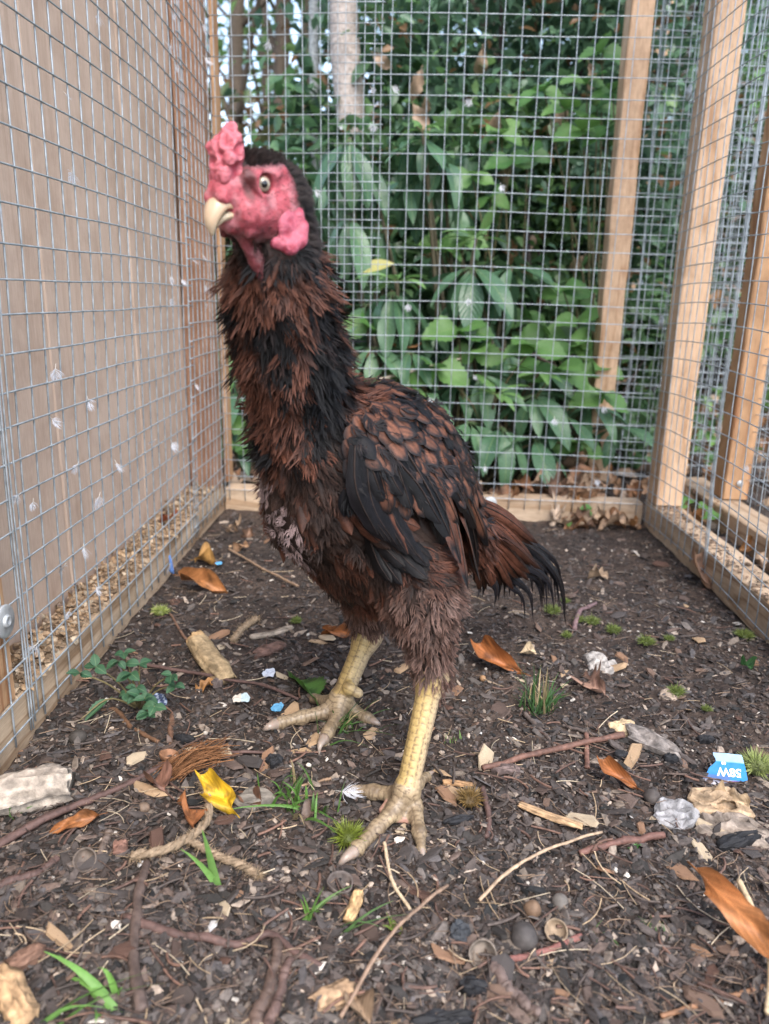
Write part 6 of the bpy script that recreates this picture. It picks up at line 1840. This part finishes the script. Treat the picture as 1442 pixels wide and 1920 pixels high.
# ---- litter: printed film and scraps
def film(px, py, W, Hh, colf, label, outline, tilt=.5, rot=0.0, name='packet_scrap', text=None, n=26, amp=.0011, cat='litter', lift=.006):
    ctr = grg(px, py, dz=lift); ct, st = math.cos(tilt), math.sin(tilt); cr, sr = math.cos(rot), math.sin(rot)
    X = np.array([cr, sr, 0]); Yv = np.array([-sr * ct, cr * ct, st]); Z = np.cross(X, Yv)
    ph = px * .1
    def hgt(u, v): return amp * 2 * (float(vnoise(u * 3 + ph, v * 3, 1)) - .5) + amp * (float(vnoise(u * 7 + ph, v * 6, 2)) - .5)
    V = []; C = []
    g = np.linspace(0, 1, n + 1)
    poly = np.array(outline)
    def width(v):
        return np.interp(v, poly[:, 0], poly[:, 1]), np.interp(v, poly[:, 0], poly[:, 2])
    for v in g:
        l, r_ = width(v); l += .02 * (float(vnoise(v * 12 + ph, 1.0, 3)) - .5); r_ += .02 * (float(vnoise(v * 12, 5 + ph, 3)) - .5)
        for u0 in g:
            u = l + (r_ - l) * u0; V.append(ctr + X * (u - .5) * W + Yv * (v - .5) * Hh + Z * hgt(u, v)); C.append(colf(u, v))
    k = n + 1; F = np.array([(i * k + j, i * k + j + 1, (i + 1) * k + j + 1, (i + 1) * k + j) for i in range(n) for j in range(n)])
    U = np.array(V) - Z * .0003
    mb = MB().add(V, F, C); mb.add(U, F[:, ::-1], np.array(C) * .8)
    e = empty(name, ctr, label, cat); mb.build('film', M['plastic'], e)
    for (s, u, v, size, c) in text or ():
        cu = bpy.data.curves.new('lettering', 'FONT'); cu.body = s; cu.size = size; cu.align_x = 'CENTER'; cu.offset = size * .03
        ob = bpy.data.objects.new('lettering', cu); me = bpy.data.meshes.new_from_object(ob)
        Q = np.array([w.co[:] for w in me.vertices]); Fp = [tuple(p.vertices) for p in me.polygons]
        bpy.data.objects.remove(ob); bpy.data.curves.remove(cu)
        uu = u - Q[:, 0] / W; vv = v - Q[:, 1] / Hh       # printed upside down as seen from here
        W3 = np.array([ctr + X * (a_ - .5) * W + Yv * (b_ - .5) * Hh + Z * (hgt(a_, b_) + .0004) for a_, b_ in zip(uu, vv)])
        MB().add(W3, Fp, c).build('lettering', M['plastic'], e, smooth=False)
    return e
def pk(u, v):
    if v < .34: return (.44, .42, .48) if u < .55 else (.32, .10, .24)
    if v > .80: return (.26, .42, .58)
    if v < .46 and u < .6: return (.05, .12, .30)
    return (.005, .17, .44)
film(1358, 1450, .034, .030, pk, 'torn blue and white packet scrap with upside-down white letters', [(0, .02, .50), (.30, .0, .62), (.36, .06, .98), (.6, .18, .97), (.78, .34, .95), (1, .30, .92)], .75, -.12,
     text=[('58W', .60, .62, .0085, (.82, .84, .86)), ('60', .50, .78, .0035, (.7, .78, .84))])
film(504, 1262, .013, .009, lambda u, v: (.44, .47, .54), 'crumpled white foil scrap behind the far foot', [(0, .2, .8), (.5, 0, 1), (1, .3, .9)], .5, .2, 'foil_scrap', amp=.0022)
film(519, 1326, .013, .007, lambda u, v: (.10, .28, .44), 'torn blue film scrap beside the far foot', [(0, .1, .7), (.5, 0, 1), (1, .4, .9)], .5, .5, 'film_scrap', amp=.002)
film(452, 1308, .016, .008, lambda u, v: (.36, .44, .46) if u > .5 else (.5, .45, .38), 'pale grey-green scrap near the split wood', [(0, .1, .9), (.5, 0, 1), (1, .2, .8)], .4, .1, 'film_scrap', amp=.0018)
film(290, 1315, .020, .016, lambda u, v: (.035, .05, .10) if (int(u * 9) + int(v * 7)) % 3 else (.3, .34, .42), 'crumpled dark blue wrapper under the weed', [(0, .2, .8), (.5, 0, 1), (1, .3, .9)], .8, -.3, 'film_scrap', amp=.004)
film(410, 1048 - 12 + 20, .010, .006, lambda u, v: (.10, .30, .50), 'tiny blue film scrap by the left rail', [(0, .2, .8), (.5, 0, 1), (1, .3, .9)], .4, .4, 'film_scrap', amp=.0015)

# ---- feathers caught in the mesh
FM = []
for i in range(6):
    mb = MB(); V, F, U = fluff_template(60 + i, 40, .62, .40, .020)
    mb.add(V, F, (.66, .67, .71)); V, F = tube([(0, -.25, 0), (0, .1, .01), (0, .6, .03)], [.02, .02, .008], 4); mb.add(V, F, (.7, .66, .6))
    FM.append(mb.mesh('down_feather', M['down']))
def zone(px, py, bk=0):
    v = 'high up' if py < 250 else 'at head height' if py < 480 else 'half way up' if py < 760 else 'low down' if py < 980 else 'near the bottom rail'
    h = ('left of the cockerel' if px < 560 else 'just right of its neck' if px < 830 else 'right of its back' if px < 1050 else 'near the right corner') if bk else ('near the viewer' if px < 140 else 'in the middle' if px < 260 else 'near the seam' if px < 345 else 'near the far corner')
    return 'white down feather caught ' + v + ' ' + h
def stuckf(px, py, P, nrm, L, label, group):
    d = norm(np.array([rng.normal(0, .6), rng.normal(0, .6), -1.0])); 
    tag(put(FM[rng.integers(6)], 'down_feather', None, P, d, nrm, L, L * rng.uniform(.6, 1.15)), label, 'feather', group)
for (px, py) in ((185, 28), (310, 78), (321, 82), (326, 116), (384, 108), (389, 150), (380, 45), (320, 20), (97, 785), (165, 748), (35, 928), (62, 940), (218, 868), (186, 930), (290, 825), (322, 830), (130, 1145), (104, 690), (387, 535), (386, 570), (366, 720), (318, 518), (345, 318),
                 (157, 1025), (121, 1060), (135, 320), (180, 1100), (318, 1060), (122, 175), (145, 870), (340, 525), (380, 478), (360, 485), (68, 1208), (325, 560), (390, 172)):
    P = atx(px, py, XL + .0075); stuckf(px, py, P, (1, -.3, 0), rng.uniform(.009, .017), zone(px, py) + ' in the left mesh', 'down feathers caught in the left mesh')
for (px, py) in ((700, 228), (885, 184), (940, 345), (765, 570), (888, 705), (805, 748), (910, 875), (695, 160), (735, 158), (590, 352), (1040, 785), (1130, 762), (500, 70), (878, 560), (640, 230), (1395, 870), (1115, 900)):
    P = at(px, py, 1.195); P[1] = yb(P[0]) - .010; stuckf(px, py, P, (0, -1, 0), rng.uniform(.010, .016), zone(px, py, 1) + ' in the back mesh', 'down feathers caught in the back mesh')
P = grg(640, 1484, dz=.012)
tag(put(FM[2], 'down_feather', None, P, (1, -.25, .05), (0, -.5, 1), .020, .014), 'grey white down feather lying on the inner toe of the near foot', 'feather')
# blue thread tied on the left mesh
mb = MB(); P = atx(318, 1050, XL + .006)
for k in range(4):
    V, F = tube(resample([P + [0, 0, .006], P + rng.normal(0, .001, 3) + [.001, 0, -.004], P + rng.normal(0, .002, 3) + [.002, 0, -.016]], 8), .0012, 5); mb.add(V, F, (.12, .22, .48))
tag(mb.build('blue_thread', M['twine']), 'frayed blue cord tied low on the left mesh', 'cord')

# ---- shavings lying on the rails
n = 1500; mb = MB()
V, F, U = blade(nl=5, nx=2, ratio=.5, curl=2.2, fold=.1)
y = rng.uniform(.25, 1.21, n); x = rng.uniform(XL - .042, XL - .002, n); z = .0445 + np.abs(rng.normal(0, .007, n)) * (1 - (x - XL + .044) / .05)
sx, sy, sz = rand_rot(n, .55); L = rng.uniform(.005, .014, n)
k = rng.random((n, 1)); c = (np.array([.52, .34, .19]) * (1 - k) + np.array([.62, .50, .36]) * k) * rng.uniform(.5, 1.15, (n, 1))
batch(mb, V, F, np.stack([x, y, z], 1), sx, sy, sz, L, L, L, c, U)
for i in range(8):
    tV, tF = CHIPS[i]; k = 140; y = rng.uniform(.25, 1.21, k); x = rng.uniform(XL - .042, XL - .003, k); a, b, c_ = rand_rot(k, .3); s = rng.uniform(.0015, .004, k)
    batch(mb, tV, tF, np.stack([x, y, np.full(k, .046)], 1), a, b, c_, s * 1.5, s, s * .6, np.array([.42, .29, .18])[None] * rng.uniform(.4, 1.3, (k, 1)))
tag(mb.build('wood_shavings', M['debris'], smooth=False), kind='stuff')
mb = MB()
for i in range(8):
    tV, tF = CHIPS[i]; k = 70; y = rng.uniform(.3, 1.15, k); x = XR + rng.uniform(-.002, .03, k) ** 1; a, b, c_ = rand_rot(k, .3); s = rng.uniform(.001, .0032, k)
    batch(mb, tV, tF, np.stack([x, y, np.full(k, .0445)], 1), a, b, c_, s * 1.6, s, s * .6, np.array([.22, .15, .10])[None] * rng.uniform(.3, 1.5, (k, 1)))
tag(mb.build('rail_dirt', M['debris'], smooth=False), kind='stuff')

# ---- the mulch itself
PAL = np.array([(0.033, 0.029, 0.026), (0.052, 0.043, 0.039), (0.077, 0.062, 0.055), (0.111, 0.094, 0.083), (0.118, 0.084, 0.068), (0.080, 0.071, 0.069), (0.016, 0.016, 0.016), (0.198, 0.159, 0.127), (0.340, 0.271, 0.214), (0.533, 0.480, 0.416)])
PW_ = np.array([.20, .22, .18, .12, .09, .07, .03, .055, .025, .010])
def field(n, y0=.20, y1=1.21, pw=1.35):
    u = rng.random(n * 3); y = (y0 ** (1 - pw) + u * (y1 ** (1 - pw) - y0 ** (1 - pw))) ** (1 / (1 - pw))
    x = rng.uniform(-1, 1, n * 3) * (.12 + .60 * y)
    k = (x > XL + .001) & (x < XR - .001)
    return x[k][:n], y[k][:n]
def carpet(name, n, smin, smax, ratio, th, flat, lift, pal=PAL, pw=PW_, y1=1.21, out=False, mat='debris', fld=1.35):
    mb = MB(); x, y = field(n, y1=y1, pw=fld)
    if out:
        x = rng.uniform(-.6, 1.6, n); y = rng.uniform(1.25, 3.2, n)
        k = np.ones(n, bool)
        x2 = rng.uniform(XR + .05, .9, n // 2); y2 = rng.uniform(.6, 1.25, n // 2); x = np.concatenate([x, x2]); y = np.concatenate([y, y2])
    n = len(x); c = pal[rng.choice(len(pal), n, p=pw / pw.sum())] * rng.uniform(.7, 1.35, (n, 1))
    s = smin * (smax / smin) ** (rng.random(n) ** 2.2)
    z = hz(x, y) + lift * s + (fbm(x * 45, y * 45, 3, 2) - .45) * .009 * (y < 1.25)
    A, B, Cc = rand_rot(n, flat); rat = rng.uniform(*ratio, n)
    for i, k in enumerate(np.array_split(np.arange(n), 8)):
        tV, tF = CHIPS[i]
        batch(mb, tV, tF, np.stack([x, y, z], 1)[k], A[k], B[k], Cc[k], s[k] * rat[k], s[k], s[k] * th, c[k])
    return tag(mb.build(name, M[mat], smooth=False), kind='stuff')
carpet('soil_crumbs', 62000, .0006, .0028, (1, 1.6), .9, .6, .25)
carpet('mulch_chips', 22000, .0011, .0042, (1.2, 3.6), .4, .35, .35)
carpet('outer_mulch', 9000, .003, .010, (1, 2.6), .4, .35, .3, out=True)
# fine fibres, straws and rootlets
def fibres(name, n, L0, L1, r0, r1, pal, y1=1.2):
    mb = MB(); x, y = field(n, y1=y1); m = 5; t = np.linspace(-1, 1, m)
    a = rng.uniform(0, math.pi, n); L = L0 * (L1 / L0) ** rng.random(n); bend = rng.normal(0, .16, n)
    P = np.zeros((n, m, 3)); rr = rng.uniform(r0, r1, n)
    lx = t[None] * L[:, None] / 2; ly = bend[:, None] * L[:, None] * (t[None] ** 2 - .4) * .5
    P[..., 0] = x[:, None] + lx * np.cos(a)[:, None] - ly * np.sin(a)[:, None]; P[..., 1] = y[:, None] + lx * np.sin(a)[:, None] + ly * np.cos(a)[:, None]
    P[..., 0] = np.clip(P[..., 0], XL + .001, XR - .001)
    P[..., 2] = hz(P[..., 0], P[..., 1]) + .0022 + rr[:, None] + np.abs(rng.normal(0, .0014, (n, 1))) + .05 * L[:, None] * rng.normal(0, 1, (n, 1)) * t[None] * .5
    T = norm(np.gradient(P, axis=1)); S = norm(np.cross(T, [0, 0, 1.0])); U_ = np.cross(S, T)
    q = 4; ang = np.arange(q) / q * 6.283 + .5
    V = P[:, :, None] + rr[:, None, None, None] * (S[:, :, None] * np.cos(ang)[None, None, :, None] + U_[:, :, None] * np.sin(ang)[None, None, :, None])
    i = np.arange(m - 1)[:, None] * q; j = np.arange(q)[None]; k = (np.arange(q) + 1) % q
    Ft = np.stack([i + j, i + k, i + q + k, i + q + j], -1).reshape(-1, 4)
    F = (Ft[None] + (np.arange(n) * m * q)[:, None, None]).reshape(-1, 4)
    c = np.array(pal)[rng.integers(0, len(pal), n)] * rng.uniform(.7, 1.3, (n, 1))
    mb.add(V.reshape(-1, 3), F, np.repeat(c, m * q, 0))
    return tag(mb.build(name, M['twig']), kind='stuff')
fibres('dry_rootlets', 5600, .004, .022, .00012, .00034, [(.16, .11, .08), (.10, .065, .05), (.22, .15, .10), (.07, .05, .042)])
fibres('straw_bits', 420, .008, .040, .0002, .00045, [(.45, .34, .22), (.36, .26, .16), (.50, .41, .29)])
fibres('small_twigs', 800, .008, .026, .0004, .0010, [(.11, .065, .05), (.16, .09, .065), (.09, .07, .06)])
# the chips large enough to be picked up one by one
def single(name, cat, label, group, n, smin, smax, ratio, th, pal, cols, flat=.3, smooth_=False, mat='debris'):
    meshes = []
    for i in range(8):
        for c in pal:
            V, F = CHIPS[i]; V = V * [rng.uniform(*ratio), 1, th]
            meshes.append(MB().add(V, F, np.array(c)[None] * (.75 + .5 * n3(V, 2.0, i % 5))[:, None]).mesh(name, M[mat], smooth_))
    x, y = field(n, y1=1.1, pw=1.1)
    A, B, Cc = rand_rot(len(x), flat)
    for i in range(len(x)):
        s = smin * (smax / smin) ** (rng.random() ** 1.6)
        mi = int(rng.integers(len(meshes))); P_ = (x[i], y[i], float(hz(x[i], y[i])) + s * .3)
        o = put(meshes[mi], name, None, P_, B[i], Cc[i], s)
        big = 'larger ' if s > smin + .55 * (smax - smin) else 'small '
        tag(o, big + cols[mi % len(pal)] + ' ' + label + ' ' + where(P_), cat, group)
single('wood_chip', 'wood chip', 'wood chip', 'loose wood chips on the mulch', 170, .0030, .0080, (1.3, 3.0), .40, [(.40, .27, .16), (.26, .15, .09), (.17, .11, .08), (.44, .35, .24)], ['tan', 'brown', 'dull brown', 'pale'])
single('bark_chip', 'bark', 'bark chip', 'loose bark chips on the mulch', 130, .0035, .0095, (1.0, 2.2), .35, [(.085, .058, .047), (.12, .085, .07), (.10, .055, .04), (.07, .06, .056)], ['dark brown', 'grey-brown', 'reddish', 'dark grey'])
single('clod', 'soil clod', 'clod of soil', 'soil clods in the run', 70, .003, .0075, (.9, 1.3), 1.1, [(.045, .034, .029), (.06, .045, .038)], ['blackish', 'dark'], .8)
single('white_chip', 'shell chip', 'chip in the soil', 'white chips in the soil', 45, .0016, .0036, (1, 1.8), .6, [(.52, .50, .48), (.42, .39, .35)], ['white', 'off-white'], .5)
